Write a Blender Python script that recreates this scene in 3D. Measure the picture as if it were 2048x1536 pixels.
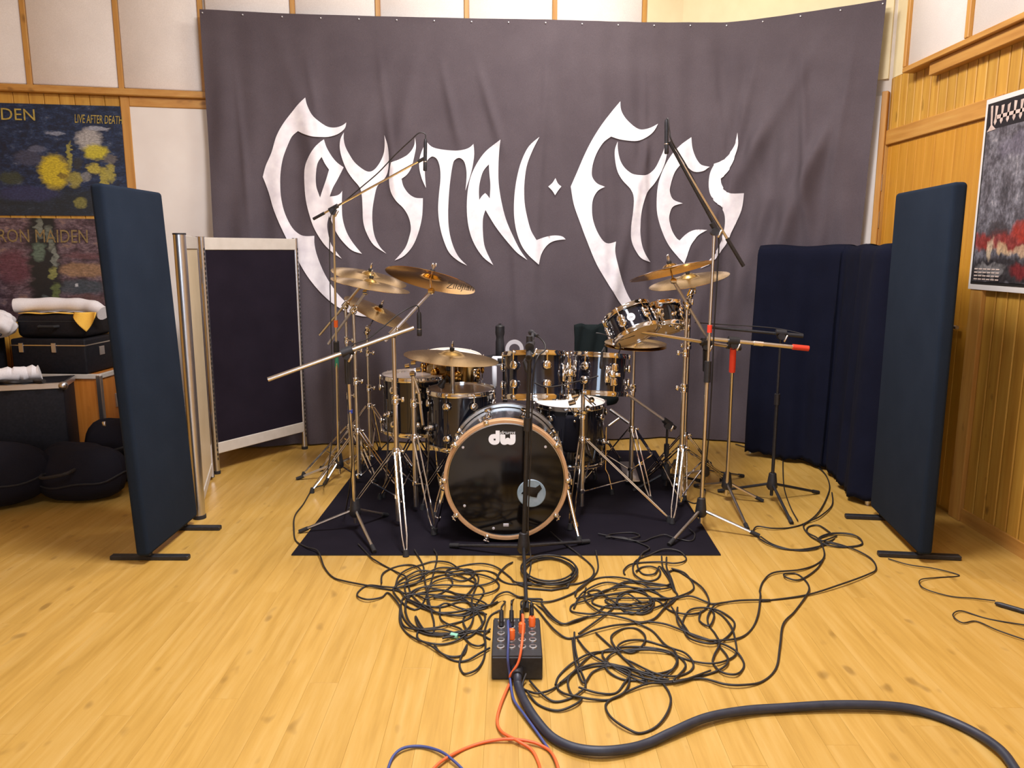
import bpy, math, random
from mathutils import Vector, Matrix
from mathutils.geometry import delaunay_2d_cdt

random.seed(7)
for o in list(bpy.data.objects):
    bpy.data.objects.remove(o, do_unlink=True)
scene = bpy.context.scene
COL = scene.collection

# ---------------------------------------------------------------- camera
CAM_H = 1.40
PITCH = math.radians(9.87)
FPX = 1540.0
cam_data = bpy.data.cameras.new('camera')
cam_data.sensor_width = 36.0
cam_data.lens = 36.0 * FPX / 2048.0
cam_data.clip_start = 0.05
cam = bpy.data.objects.new('camera', cam_data)
COL.objects.link(cam)
cam.location = (0, 0, CAM_H)
cam.rotation_euler = (math.pi / 2 - PITCH, 0, 0)
scene.camera = cam

# ---------------------------------------------------------------- world, lights, exposure
world = bpy.data.worlds.new('world')
scene.world = world
world.use_nodes = True
bg = world.node_tree.nodes['Background']
bg.inputs[0].default_value = (0.9, 0.85, 0.8, 1)
bg.inputs[1].default_value = 0.05


def area_light(name, loc, size, power, color, target=None):
    d = bpy.data.lights.new(name, 'AREA')
    d.shape = 'RECTANGLE'
    d.size, d.size_y = size
    d.energy = power
    d.color = color
    o = bpy.data.objects.new(name, d)
    COL.objects.link(o)
    o.location = loc
    if target is not None:
        o.rotation_euler = (Vector(target) - Vector(loc)).to_track_quat('-Z', 'Y').to_euler()
    return o


WARM = (1.0, 0.965, 1.02)
area_light('ceiling_lamp_main', (0.1, 2.75, 3.84), (0.8, 0.8), 185, WARM)
area_light('ceiling_lamp_back', (0.45, 4.55, 3.84), (0.6, 0.6), 55, (1.0, 0.93, 0.85))
area_light('fill_light_near', (-0.7, 0.6, 3.84), (0.9, 0.9), 58, WARM)  # added fill, no known fixture: lifts the foreground and the left floor

scene.view_settings.view_transform = 'Standard'
scene.view_settings.look = 'None'
scene.view_settings.gamma = 1.0
scene.view_settings.use_curve_mapping = False
scene.view_settings.exposure = -0.1

# ---------------------------------------------------------------- photo geometry helpers
CP, SP = math.cos(PITCH), math.sin(PITCH)
CAMP = Vector((0, 0, CAM_H))


def ray(px, py):
    a, b = (px - 1024.0) / FPX, (768.0 - py) / FPX
    return Vector((a, CP + b * SP, -SP + b * CP))


def AT(px, py, Y):
    d = ray(px, py)
    return CAMP + d * (Y / d.y)


def G(px, py, z=0.0):
    d = ray(px, py)
    return CAMP + d * ((z - CAM_H) / d.z)


def WX(px, py, X):
    d = ray(px, py)
    return CAMP + d * (X / d.x)


def PL(px, py, p0, n):
    d = ray(px, py)
    return CAMP + d * ((Vector(p0) - CAMP).dot(n) / d.dot(n))


# ---------------------------------------------------------------- mesh builder
def frame_of(axis):
    z = Vector(axis).normalized()
    ref = Vector((0, 0, 1)) if abs(z.z) < 0.95 else Vector((1, 0, 0))
    x = ref.cross(z).normalized()
    return x, z.cross(x), z


def catmull(pts, n=6, closed=False):
    P = [Vector(p) for p in pts]
    out = []
    N = len(P)
    for i in range(N if closed else N - 1):
        if closed:
            p0, p1, p2, p3 = P[i - 1], P[i], P[(i + 1) % N], P[(i + 2) % N]
        else:
            p0, p1, p2, p3 = P[max(i - 1, 0)], P[i], P[i + 1], P[min(i + 2, N - 1)]
        for k in range(n):
            t = k / n
            out.append(0.5 * ((2 * p1) + (p2 - p0) * t + (2 * p0 - 5 * p1 + 4 * p2 - p3) * t * t + (3 * p1 - p0 - 3 * p2 + p3) * t ** 3))
    if not closed:
        out.append(P[-1].copy())
    return out


class MB:
    def __init__(self, M=None):
        self.v, self.f, self.M = [], [], M

    def add(self, vs, fs):
        b = len(self.v)
        for p in vs:
            p = Vector(p)
            self.v.append(self.M @ p if self.M is not None else p)
        self.f += [tuple(b + i for i in f) for f in fs]
        return self

    def box(self, c, s, rot=None, bevel=0.0):
        c = Vector(c)
        hx, hy, hz = s[0] / 2, s[1] / 2, s[2] / 2
        if bevel <= 0:
            vs = [Vector((x * hx, y * hy, z * hz)) for x in (-1, 1) for y in (-1, 1) for z in (-1, 1)]
            fs = [(0, 1, 3, 2), (4, 6, 7, 5), (0, 4, 5, 1), (2, 3, 7, 6), (0, 2, 6, 4), (1, 5, 7, 3)]
        else:
            b = min(bevel, hx * .99, hy * .99, hz * .99)
            vs, idx = [], {}
            for x in (-1, 1):
                for y in (-1, 1):
                    for z in (-1, 1):
                        for a in range(3):
                            e = [hx - b, hy - b, hz - b]
                            e[a] += b
                            idx[(x, y, z, a)] = len(vs)
                            vs.append(Vector((x * e[0], y * e[1], z * e[2])))
            fs = []
            S = (-1, 1)
            for s_ in S:
                fs.append([idx[(s_, y, z, 0)] for y, z in ((-1, -1), (1, -1), (1, 1), (-1, 1))][::s_])
                fs.append([idx[(x, s_, z, 1)] for x, z in ((-1, -1), (-1, 1), (1, 1), (1, -1))][::s_])
                fs.append([idx[(x, y, s_, 2)] for x, y in ((-1, -1), (1, -1), (1, 1), (-1, 1))][::s_])
            for u in S:
                for w in S:
                    fs.append([idx[(u, w, -1, 0)], idx[(u, w, 1, 0)], idx[(u, w, 1, 1)], idx[(u, w, -1, 1)]][::-u * w])
                    fs.append([idx[(u, -1, w, 0)], idx[(u, 1, w, 0)], idx[(u, 1, w, 2)], idx[(u, -1, w, 2)]][::u * w])
                    fs.append([idx[(-1, u, w, 1)], idx[(1, u, w, 1)], idx[(1, u, w, 2)], idx[(-1, u, w, 2)]][::-u * w])
            for x in S:
                for y in S:
                    for z in S:
                        fs.append([idx[(x, y, z, a)] for a in range(3)][::x * y * z])
        if rot is not None:
            vs = [rot @ p for p in vs]
        return self.add([c + p for p in vs], fs)

    def cyl(self, p0, p1, r0, r1=None, n=12, caps=True):
        r1 = r0 if r1 is None else r1
        p0, p1 = Vector(p0), Vector(p1)
        x, y, z = frame_of(p1 - p0)
        vs, fs = [], []
        for p, r in ((p0, r0), (p1, r1)):
            for k in range(n):
                a = 2 * math.pi * k / n
                vs.append(p + x * (r * math.cos(a)) + y * (r * math.sin(a)))
        for k in range(n):
            j = (k + 1) % n
            fs.append((k, j, n + j, n + k))
        if caps:
            fs.append(tuple(range(n - 1, -1, -1)))
            fs.append(tuple(range(n, 2 * n)))
        return self.add(vs, fs)

    def lathe(self, prof, o=(0, 0, 0), axis=(0, 0, 1), n=32, closed=False):
        """prof: (r, h) list"""
        o = Vector(o)
        x, y, z = frame_of(axis)
        vs, fs, rows = [], [], []
        for r, h in prof:
            if r < 1e-6:
                rows.append([len(vs)])
                vs.append(o + z * h)
            else:
                rows.append(list(range(len(vs), len(vs) + n)))
                for k in range(n):
                    a = 2 * math.pi * k / n
                    vs.append(o + z * h + x * (r * math.cos(a)) + y * (r * math.sin(a)))
        R = rows + ([rows[0]] if closed else [])
        for A, B in zip(R, R[1:]):
            for k in range(n):
                j = (k + 1) % n
                if len(A) == 1 and len(B) == 1:
                    continue
                if len(A) == 1:
                    fs.append((A[0], B[j], B[k]))
                elif len(B) == 1:
                    fs.append((A[k], A[j], B[0]))
                else:
                    fs.append((A[k], A[j], B[j], B[k]))
        return self.add(vs, fs)

    def ball(self, c, r, n=12, m=8, squash=(1, 1, 1)):
        c = Vector(c)
        vs, fs = [c + Vector((0, 0, -r * squash[2]))], []
        for i in range(1, m):
            t = math.pi * i / m - math.pi / 2
            for k in range(n):
                a = 2 * math.pi * k / n
                vs.append(c + Vector((r * squash[0] * math.cos(t) * math.cos(a), r * squash[1] * math.cos(t) * math.sin(a), r * squash[2] * math.sin(t))))
        vs.append(c + Vector((0, 0, r * squash[2])))
        last = len(vs) - 1
        for k in range(n):
            j = (k + 1) % n
            fs.append((0, 1 + j, 1 + k))
            for i in range(m - 2):
                a = 1 + i * n
                fs.append((a + k, a + j, a + n + j, a + n + k))
            a = 1 + (m - 2) * n
            fs.append((a + k, a + j, last))
        return self.add(vs, fs)

    def tube(self, pts, r, n=8, closed=False):
        P = [Vector(p) for p in pts]
        N = len(P)
        vs, fs = [], []
        x = None
        for i in range(N):
            if closed:
                t = P[(i + 1) % N] - P[i - 1]
            else:
                t = P[min(i + 1, N - 1)] - P[max(i - 1, 0)]
            if t.length < 1e-9:
                t = Vector((1, 0, 0))
            t.normalize()
            if x is None:
                x = frame_of(t)[0]
            x = (x - t * x.dot(t))
            if x.length < 1e-6:
                x = frame_of(t)[0]
            x.normalize()
            y = t.cross(x)
            rr = r[i] if isinstance(r, (list, tuple)) else r
            for k in range(n):
                a = 2 * math.pi * k / n
                vs.append(P[i] + x * (rr * math.cos(a)) + y * (rr * math.sin(a)))
        for i in range(N if closed else N - 1):
            b = ((i + 1) % N) * n
            for k in range(n):
                j = (k + 1) % n
                fs.append((i * n + k, i * n + j, b + j, b + k))
        if not closed:
            fs.append(tuple(range(n - 1, -1, -1)))
            fs.append(tuple((N - 1) * n + k for k in range(n)))
        return self.add(vs, fs)

    def torus(self, c, axis, R, r, n=40, m=8):
        x, y, z = frame_of(axis)
        c = Vector(c)
        return self.tube([c + x * (R * math.cos(2 * math.pi * k / n)) + y * (R * math.sin(2 * math.pi * k / n)) for k in range(n)], r, m, True)

    def grid(self, nu, nv, fn):
        vs = [fn(i / nu, j / nv) for j in range(nv + 1) for i in range(nu + 1)]
        fs = []
        for j in range(nv):
            for i in range(nu):
                a = j * (nu + 1) + i
                fs.append((a, a + 1, a + nu + 2, a + nu + 1))
        return self.add(vs, fs)

    def prism(self, poly, z0, z1, fn):
        """extrude a polygon (list of 2D) between two heights; fn maps (u, v, h) to a point"""
        n = len(poly)
        vs = [fn(u, v, z0) for u, v in poly] + [fn(u, v, z1) for u, v in poly]
        fs = [tuple(range(n - 1, -1, -1)), tuple(range(n, 2 * n))]
        for k in range(n):
            j = (k + 1) % n
            fs.append((k, j, n + j, n + k))
        return self.add(vs, fs)

    def build(self, name, mat, parent=None, smooth=True, angle=35, origin=None):
        me = bpy.data.meshes.new(name)
        off = Vector((0, 0, 0))
        if parent is not None:
            off = parent['_w'] if '_w' in parent else (0, 0, 0)
            off = Vector(off)
        elif origin is not None:
            off = Vector(origin)
        me.from_pydata([p - off for p in self.v], [], self.f)
        me.validate()
        me.update()
        if smooth:
            me.polygons.foreach_set('use_smooth', [True] * len(me.polygons))
            me.set_sharp_from_angle(angle=math.radians(angle))
        if mat is not None:
            me.materials.append(mat)
        o = bpy.data.objects.new(name, me)
        COL.objects.link(o)
        if parent is not None:
            o.parent = parent
            o['_w'] = tuple(off)
        else:
            o.location = off
            o['_w'] = tuple(off)
        return o


def thing(name, label, cat, loc=(0, 0, 0), group=None):
    o = bpy.data.objects.new(name, None)
    COL.objects.link(o)
    o.empty_display_size = 0.05
    o.location = loc
    o['_w'] = tuple(loc)
    return tag(o, label, cat, group)


def tag(o, label, cat, group=None):
    o['label'] = label
    o['category'] = cat
    if group:
        o['group'] = group
    return o


def struct(o):
    o['kind'] = 'structure'
    return o


# ---------------------------------------------------------------- materials
def new_mat(name, color, rough=0.6, metal=0.0, **kw):
    m = bpy.data.materials.new(name)
    m.use_nodes = True
    b = m.node_tree.nodes['Principled BSDF']
    b.inputs['Base Color'].default_value = (*color, 1)
    b.inputs['Roughness'].default_value = rough
    b.inputs['Metallic'].default_value = metal
    for k, v in kw.items():
        b.inputs[k.replace('_', ' ')].default_value = v
    return m


def N(m, t, **kw):
    n = m.node_tree.nodes.new(t)
    for k, v in kw.items():
        setattr(n, k, v)
    return n


def L(m, a, b):
    m.node_tree.links.new(a, b)


def ramp(m, fac, stops):
    r = N(m, 'ShaderNodeValToRGB')
    e = r.color_ramp.elements
    e[0].position, e[0].color = stops[0][0], (*stops[0][1], 1)
    e[1].position, e[1].color = stops[-1][0], (*stops[-1][1], 1)
    for p, c in stops[1:-1]:
        x = e.new(p)
        x.color = (*c, 1)
    L(m, fac, r.inputs[0])
    return r.outputs[0]


def mixc(m, fac, a, b, mode='MIX'):
    n = N(m, 'ShaderNodeMix', data_type='RGBA', blend_type=mode)
    for s, v in ((n.inputs[0], fac), (n.inputs[6], a), (n.inputs[7], b)):
        if hasattr(v, 'links'):
            L(m, v, s)
        elif isinstance(v, (int, float)):
            s.default_value = v
        else:
            s.default_value = (*v, 1)
    return n.outputs[2]


def math_n(m, op, a, b=0.0, clamp=False):
    n = N(m, 'ShaderNodeMath', operation=op, use_clamp=clamp)
    for s, v in ((n.inputs[0], a), (n.inputs[1], b)):
        if hasattr(v, 'links'):
            L(m, v, s)
        else:
            s.default_value = v
    return n.outputs[0]


def noise(m, vec, scale, detail=3, rough=0.5, sc=None):
    if sc is not None:
        mp = N(m, 'ShaderNodeMapping')
        mp.inputs['Scale'].default_value = sc
        L(m, vec, mp.inputs[0])
        vec = mp.outputs[0]
    n = N(m, 'ShaderNodeTexNoise')
    n.inputs['Scale'].default_value = scale
    n.inputs['Detail'].default_value = detail
    n.inputs['Roughness'].default_value = rough
    L(m, vec, n.inputs['Vector'])
    return n.outputs['Fac']


def bump(m, h, strength=0.3, dist=0.005):
    b = N(m, 'ShaderNodeBump')
    b.inputs['Strength'].default_value = strength
    b.inputs['Distance'].default_value = dist
    L(m, h, b.inputs['Height'])
    L(m, b.outputs[0], m.node_tree.nodes['Principled BSDF'].inputs['Normal'])


def bsdf(m):
    return m.node_tree.nodes['Principled BSDF']


def wood(name, dark, mid, light, axis='Y', rough=0.4, knots=0.5, vary=0.25, coat=0.0):
    """axis: the grain direction in world space"""
    m = new_mat(name, mid, rough)
    geo = N(m, 'ShaderNodeNewGeometry')
    info = N(m, 'ShaderNodeObjectInfo')
    off = N(m, 'ShaderNodeVectorMath', operation='MULTIPLY_ADD')
    cmb = N(m, 'ShaderNodeCombineXYZ')
    for k in range(3):
        L(m, info.outputs['Random'], cmb.inputs[k])
    L(m, cmb.outputs[0], off.inputs[0])
    off.inputs[1].default_value = (13.7, 27.1, 19.3)
    L(m, geo.outputs['Position'], off.inputs[2])
    v = off.outputs[0]
    sc = {'X': (0.9, 14, 14), 'Y': (14, 0.9, 14), 'Z': (14, 14, 0.9)}[axis]
    ks = {'X': (9, 17, 17), 'Y': (17, 9, 17), 'Z': (17, 17, 9)}[axis]
    g = noise(m, v, 2.2, 4, 0.6, sc)
    c = ramp(m, g, [(0.28, dark), (0.5, mid), (0.72, light)])
    vr = math_n(m, 'MULTIPLY_ADD', info.outputs['Random'], vary)
    vr.node.inputs[2].default_value = 1 - vary * 0.6
    vc = N(m, 'ShaderNodeCombineXYZ')
    for k in range(3):
        L(m, vr, vc.inputs[k])
    c = mixc(m, 1.0, c, vc.outputs[0], 'MULTIPLY')
    kn = noise(m, v, 1.0, 1, 0.4, ks)
    kf = math_n(m, 'MULTIPLY', math_n(m, 'SUBTRACT', kn, 0.70, True), 9.0, True)
    c = mixc(m, math_n(m, 'MULTIPLY', kf, knots), c, (dark[0] * .28, dark[1] * .22, dark[2] * .2))
    L(m, c, bsdf(m).inputs['Base Color'])
    bump(m, g, 0.08, 0.002)
    if coat:
        bsdf(m).inputs['Coat Weight'].default_value = coat
        bsdf(m).inputs['Coat Roughness'].default_value = 0.25
    return m


def mottled(name, c0, c1, scale=30, rough=0.8, bstr=0.2, bdist=0.002, detail=3, **kw):
    m = new_mat(name, c0, rough, **kw)
    geo = N(m, 'ShaderNodeNewGeometry')
    n1 = noise(m, geo.outputs['Position'], scale, detail)
    L(m, ramp(m, n1, [(0.3, c0), (0.7, c1)]), bsdf(m).inputs['Base Color'])
    if bstr:
        bump(m, n1, bstr, bdist)
    return m


def fabric(name, c0, c1, weave=450, rough=0.95, sheen=0.0, blotch=6):
    m = new_mat(name, c0, rough)
    geo = N(m, 'ShaderNodeNewGeometry')
    n1 = noise(m, geo.outputs['Position'], blotch, 3)
    n2 = noise(m, geo.outputs['Position'], weave, 1)
    f = math_n(m, 'MULTIPLY_ADD', n2, 0.6)
    f.node.inputs[2].default_value = 0.2
    f2 = math_n(m, 'MULTIPLY', f, math_n(m, 'ADD', n1, 0.5))
    L(m, ramp(m, f2, [(0.2, c0), (0.75, c1)]), bsdf(m).inputs['Base Color'])
    bump(m, n2, 0.25, 0.001)
    if sheen:
        bsdf(m).inputs['Sheen Weight'].default_value = sheen
    bsdf(m).inputs['Specular IOR Level'].default_value = 0.15
    return m


M = {}
M['floor'] = wood('floor_pine', (0.4300, 0.2430, 0.0468), (0.5160, 0.3038, 0.0663), (0.5676, 0.3564, 0.1014), 'Y', 0.36, 0.45, 0.06)
M['plank'] = wood('wall_pine', (0.4600, 0.2223, 0.0300), (0.5520, 0.2907, 0.0425), (0.6256, 0.3591, 0.0650), 'Z', 0.45, 0.8, 0.18)
M['door_wood'] = wood('door_pine', (0.4992, 0.2150, 0.0225), (0.5760, 0.2666, 0.0270), (0.6336, 0.3096, 0.0405), 'Z', 0.4, 0.1, 0.06)
M['trim_x'] = wood('trim_pine_level', (0.4370, 0.1980, 0.0372), (0.5320, 0.2610, 0.0558), (0.5890, 0.3240, 0.0806), 'X', 0.45, 0.6, 0.1)
M['trim_y'] = wood('trim_pine_side', (0.4370, 0.1980, 0.0372), (0.5320, 0.2610, 0.0558), (0.5890, 0.3240, 0.0806), 'Y', 0.45, 0.4, 0.1)
M['trim_z'] = wood('trim_pine_upright', (0.4370, 0.1980, 0.0372), (0.5320, 0.2610, 0.0558), (0.5890, 0.3240, 0.0806), 'Z', 0.45, 0.6, 0.1)
M['groove'] = new_mat('groove_painted_sheen', (0.75, 0.66, 0.52), 0.4)  # light reflected in the grooves, painted as a pale backing
M['subfloor'] = new_mat('subfloor', (0.42, 0.24, 0.06), 0.8)
M['daylight'] = new_mat('daylight_pane', (0.5, 0.6, 0.8), 0.2, Emission_Color=(0.62, 0.78, 1.0, 1), Emission_Strength=12.0)
M['white_cloth'] = fabric('white_acoustic_cloth', (0.7440, 0.6960, 0.6490), (0.8880, 0.8400, 0.7906), 160)
M['cream'] = mottled('cream_wall', (0.7770, 0.6592, 0.3995), (0.8190, 0.7107, 0.4420), 8, 0.7, 0.05)
M['white_board'] = mottled('white_board', (0.7488, 0.6930, 0.6324), (0.8008, 0.7560, 0.6936), 5, 0.7, 0.03)
M['plaster'] = mottled('plaster', (0.62, 0.56, 0.48), (0.68, 0.62, 0.54), 12, 0.9, 0.1)
M['ceiling'] = mottled('ceiling_board', (0.66, 0.62, 0.56), (0.7, 0.66, 0.6), 12, 0.9, 0.1)
M['banner'] = fabric('black_banner_cotton', (0.0714, 0.0576, 0.0673), (0.1173, 0.0979, 0.1102), 300, 0.95, 0.0, 4)
M['paint'] = mottled('white_banner_paint', (0.72, 0.69, 0.74), (0.9, 0.88, 0.9), 14, 0.8, 0.15, 0.001, 5)
M['gobo'] = fabric('blue_grey_felt', (0.0072, 0.0128, 0.0235), (0.0142, 0.0225, 0.038), 420, 0.95, 0.0)
M['navy'] = fabric('navy_velvet', (0.0024, 0.0030, 0.0097), (0.0060, 0.0078, 0.0207), 260, 0.95, 0.0)
M['dark_felt'] = fabric('charcoal_felt', (0.0076, 0.0052, 0.0101), (0.0176, 0.0125, 0.0216), 400, 0.95)
M['mat'] = fabric('black_carpet', (0.0048, 0.0035, 0.0065), (0.0114, 0.0085, 0.0143), 350, 0.9)
M['beige'] = mottled('beige_laminate', (0.6200, 0.5044, 0.3230), (0.6800, 0.5626, 0.3740), 4, 0.5, 0.02)
M['alu'] = new_mat('aluminium', (0.62, 0.62, 0.64), 0.32, 1.0)
M['alu_pale'] = mottled('painted_aluminium', (0.55, 0.50, 0.43), (0.6, 0.55, 0.48), 20, 0.45, 0.02)
M['chrome'] = new_mat('chrome', (0.82, 0.80, 0.78), 0.09, 1.0)
M['chrome_satin'] = new_mat('satin_chrome', (0.70, 0.66, 0.60), 0.28, 1.0)
M['grey_metal'] = mottled('grey_painted_metal', (0.42, 0.42, 0.46), (0.5, 0.5, 0.54), 60, 0.35, 0.03, Metallic=0.3) if False else new_mat('grey_metal', (0.55, 0.54, 0.56), 0.4, 0.6)
M['black_metal'] = mottled('black_powder_coat', (0.010, 0.010, 0.012), (0.02, 0.02, 0.023), 80, 0.45, 0.05)
M['black_plastic'] = mottled('black_plastic', (0.012, 0.012, 0.014), (0.022, 0.021, 0.024), 120, 0.5, 0.05)
M['rubber'] = mottled('black_rubber', (0.010, 0.010, 0.011), (0.02, 0.019, 0.02), 90, 0.75, 0.1)
M['cable'] = mottled('black_cable', (0.010, 0.009, 0.009), (0.022, 0.018, 0.016), 40, 0.55, 0.05)
M['multicore'] = mottled('grey_multicore', (0.018, 0.021, 0.034), (0.03, 0.034, 0.05), 30, 0.5, 0.05)
M['orange_cable'] = new_mat('orange_cable', (0.75, 0.13, 0.03), 0.5)
M['blue_cable'] = new_mat('blue_cable', (0.05, 0.07, 0.22), 0.5)
M['orange'] = new_mat('orange_tape', (0.95, 0.16, 0.02), 0.5)
M['red'] = new_mat('red_tape', (0.72, 0.05, 0.02), 0.5)
M['green'] = new_mat('green_tape', (0.03, 0.22, 0.13), 0.5)
M['mint'] = new_mat('mint_tape', (0.25, 0.6, 0.42), 0.6)
M['blue_tape'] = new_mat('blue_tape', (0.03, 0.06, 0.4), 0.5)
M['shell'] = mottled('black_lacquer', (0.008, 0.009, 0.016), (0.014, 0.015, 0.024), 6, 0.12, 0.0, Coat_Weight=0.6, Coat_Roughness=0.05)
M['head_black'] = new_mat('black_drum_film', (0.004, 0.003, 0.003), 0.09, Specular_IOR_Level=0.4)
M['head_white'] = mottled('coated_drum_film', (0.78, 0.72, 0.64), (0.84, 0.79, 0.72), 20, 0.6, 0.05)
M['head_clear'] = new_mat('hazy_drum_film', (0.34, 0.28, 0.24), 0.18)
M['brass_shell'] = new_mat('black_brass', (0.30, 0.20, 0.08), 0.15, 1.0)
M['hoop_wood'] = mottled('tan_hoop_lacquer', (0.5000, 0.2850, 0.1360), (0.5600, 0.3420, 0.1785), 30, 0.3, 0.02)
M['logo'] = new_mat('white_vinyl', (0.88, 0.92, 0.98), 0.5)
M['smoke_shell'] = new_mat('smoke_lacquer', (0.16, 0.155, 0.17), 0.16, 0.7, Coat_Weight=0.5)
M['head_wood_reflection'] = new_mat('drum_film_wood_reflection', (0.62, 0.46, 0.25), 0.35)  # wood reflected in the film, painted in as a tan base colour
M['badge'] = new_mat('silver_badge', (0.6, 0.58, 0.6), 0.45, 0.3)
M['ink'] = new_mat('black_ink', (0.015, 0.012, 0.01), 0.6)
M['port'] = mottled('pale_blue_patch', (0.22, 0.32, 0.40), (0.34, 0.44, 0.52), 25, 0.35, 0.02)
M['white_plastic'] = new_mat('white_plastic', (0.72, 0.74, 0.78), 0.4)
M['case_black'] = mottled('black_case_vinyl', (0.004, 0.004, 0.006), (0.010, 0.009, 0.012), 70, 0.65, 0.15, Specular_IOR_Level=0.25)
M['bag'] = fabric('black_nylon', (0.006, 0.006, 0.010), (0.016, 0.015, 0.022), 300, 0.85)
M['case_orange'] = wood('orange_plywood', (0.4000, 0.1235, 0.0160), (0.5000, 0.1710, 0.0240), (0.5600, 0.2090, 0.0400), 'Z', 0.35, 0.3, 0.05)
M['towel'] = fabric('white_towel', (0.66, 0.62, 0.62), (0.8, 0.77, 0.76), 180)
M['yellow_cloth'] = fabric('yellow_cloth', (0.75, 0.42, 0.05), (0.85, 0.52, 0.1), 200)
M['green_cloth'] = fabric('dark_green_velvet', (0.005, 0.008, 0.009), (0.012, 0.018, 0.018), 250, 0.95, 0.0)


def brass(name, c0, c1, rough):
    m = new_mat(name, c1, rough, 1.0)
    tc = N(m, 'ShaderNodeTexCoord')
    sep = N(m, 'ShaderNodeSeparateXYZ')
    L(m, tc.outputs['Object'], sep.inputs[0])
    r = math_n(m, 'SQRT', math_n(m, 'ADD', math_n(m, 'POWER', sep.outputs[0], 2.0), math_n(m, 'POWER', sep.outputs[1], 2.0)))
    cmb = N(m, 'ShaderNodeCombineXYZ')
    L(m, r, cmb.inputs[0])
    g = noise(m, cmb.outputs[0], 260, 2)
    L(m, ramp(m, g, [(0.3, c0), (0.7, c1)]), bsdf(m).inputs['Base Color'])
    bump(m, g, 0.25, 0.001)
    return m


M['cymbal'] = brass('cymbal_bronze', (0.74, 0.49, 0.16), (0.90, 0.63, 0.24), 0.24)
M['cymbal_brill'] = brass('brilliant_bronze', (0.6200, 0.3420, 0.0800), (0.8000, 0.4750, 0.1280), 0.16)

# ================================================================ THE ROOM
ROOM_H = 3.95
WALL = [Vector((-4.0, 5.03)), Vector((-2.05, 5.46)), Vector((1.25, 6.0)), Vector((2.36, 5.03))]
XR, XL, YN = 2.36, -4.0, -2.6

sub = MB().box((-0.82, 1.75, -0.04), (6.6, 8.9, 0.04)).build('floor', M['subfloor'], smooth=False)
struct(sub)
# floor boards
PW, PLN = 0.098, 2.4
mb = MB().box((0, 0, -0.01), (PW - 0.0003, PLN - 0.0003, 0.02), bevel=0.0004)
first = None
x = XL + PW / 2
row = 0
while x < XR + 0.05:
    y0 = YN - 0.1 - ((row * 0.77) % PLN) * 0.999
    for k in range(5):
        yc = y0 + PLN * (k + 0.5)
        if yc - PLN / 2 > 5.8 or yc + PLN / 2 < -1.2:
            continue
        if first is None:
            o = first = mb.build('plank', M['floor'], sub, smooth=False)
        else:
            o = first.copy()
            COL.objects.link(o)
        o.location = (x, yc, 0)
    x += PW
    row += 1

struct(MB().box((-0.82, 1.5, ROOM_H + 0.05), (6.6, 8.6, 0.1)).build('ceiling', M['ceiling'], smooth=False))
struct(MB().box((XL - 0.05, 1.2, ROOM_H / 2), (0.1, 7.8, ROOM_H)).build('wall_left', M['plank'], smooth=False))
struct(MB().box((-0.82, YN - 0.05, ROOM_H / 2), (6.6, 0.1, ROOM_H)).build('wall_front', M['plaster'], smooth=False))

# window behind the camera: the cool daylight in the chrome and the drum shells comes from here
win = struct(MB().box((-0.3, YN + 0.012, 1.75), (1.5, 0.02, 1.15)).build('window_1', M['daylight'], smooth=False))
for x_, w_ in ((-1.08, 0.08), (-0.3, 0.04), (0.48, 0.08)):
    MB().box((x_, YN + 0.03, 1.75), (w_, 0.06, 1.31)).build('frame_post', M['trim_z'], win, smooth=False)
for z_ in (1.135, 2.365):
    MB().box((-0.3, YN + 0.031, z_), (1.64, 0.062, 0.08)).build('frame_rail', M['trim_x'], win, smooth=False)

# ---- back wall, three facets
mb = MB()
vs = [Vector((p.x, p.y, z)) for z in (0, ROOM_H) for p in WALL] + [Vector((p.x, p.y + 0.12, z)) for z in (0, ROOM_H) for p in WALL]
fs = []
for k in range(3):
    fs += [(k, k + 1, 5 + k, 4 + k), (9 + k, 8 + k, 12 + k, 13 + k), (4 + k, 5 + k, 13 + k, 12 + k), (k + 1, k, 8 + k, 9 + k)]
mb.add(vs, fs)
wall_back = struct(mb.build('wall_back', M['plaster'], smooth=False))


class Facet:
    def __init__(self, a, b):
        self.a = Vector((a.x, a.y, 0))
        d = Vector((b.x - a.x, b.y - a.y, 0))
        self.len = d.length
        self.u = d.normalized()
        self.n = Vector((self.u.y, -self.u.x, 0))   # towards the room
        self.R = Matrix((self.u, self.n, Vector((0, 0, 1)))).transposed()

    def s(self, px, py):
        return (PL(px, py, self.a, self.n) - self.a).dot(self.u)

    def z(self, px, py):
        return PL(px, py, self.a, self.n).z

    def box(self, mb, s0, s1, z0, z1, d0, d1, bevel=0.0):
        c = self.a + self.u * ((s0 + s1) / 2) + self.n * ((d0 + d1) / 2) + Vector((0, 0, (z0 + z1) / 2))
        # local axes u, n, z ; keep right-handed by mirroring n
        R = Matrix((self.u, -self.n, Vector((0, 0, 1)))).transposed()
        return mb.box(c, (s1 - s0, d1 - d0, z1 - z0), R, bevel)


F1, F2, F3 = (Facet(WALL[k], WALL[k + 1]) for k in range(3))
RAIL_Z = F1.z(200, 192)
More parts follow.
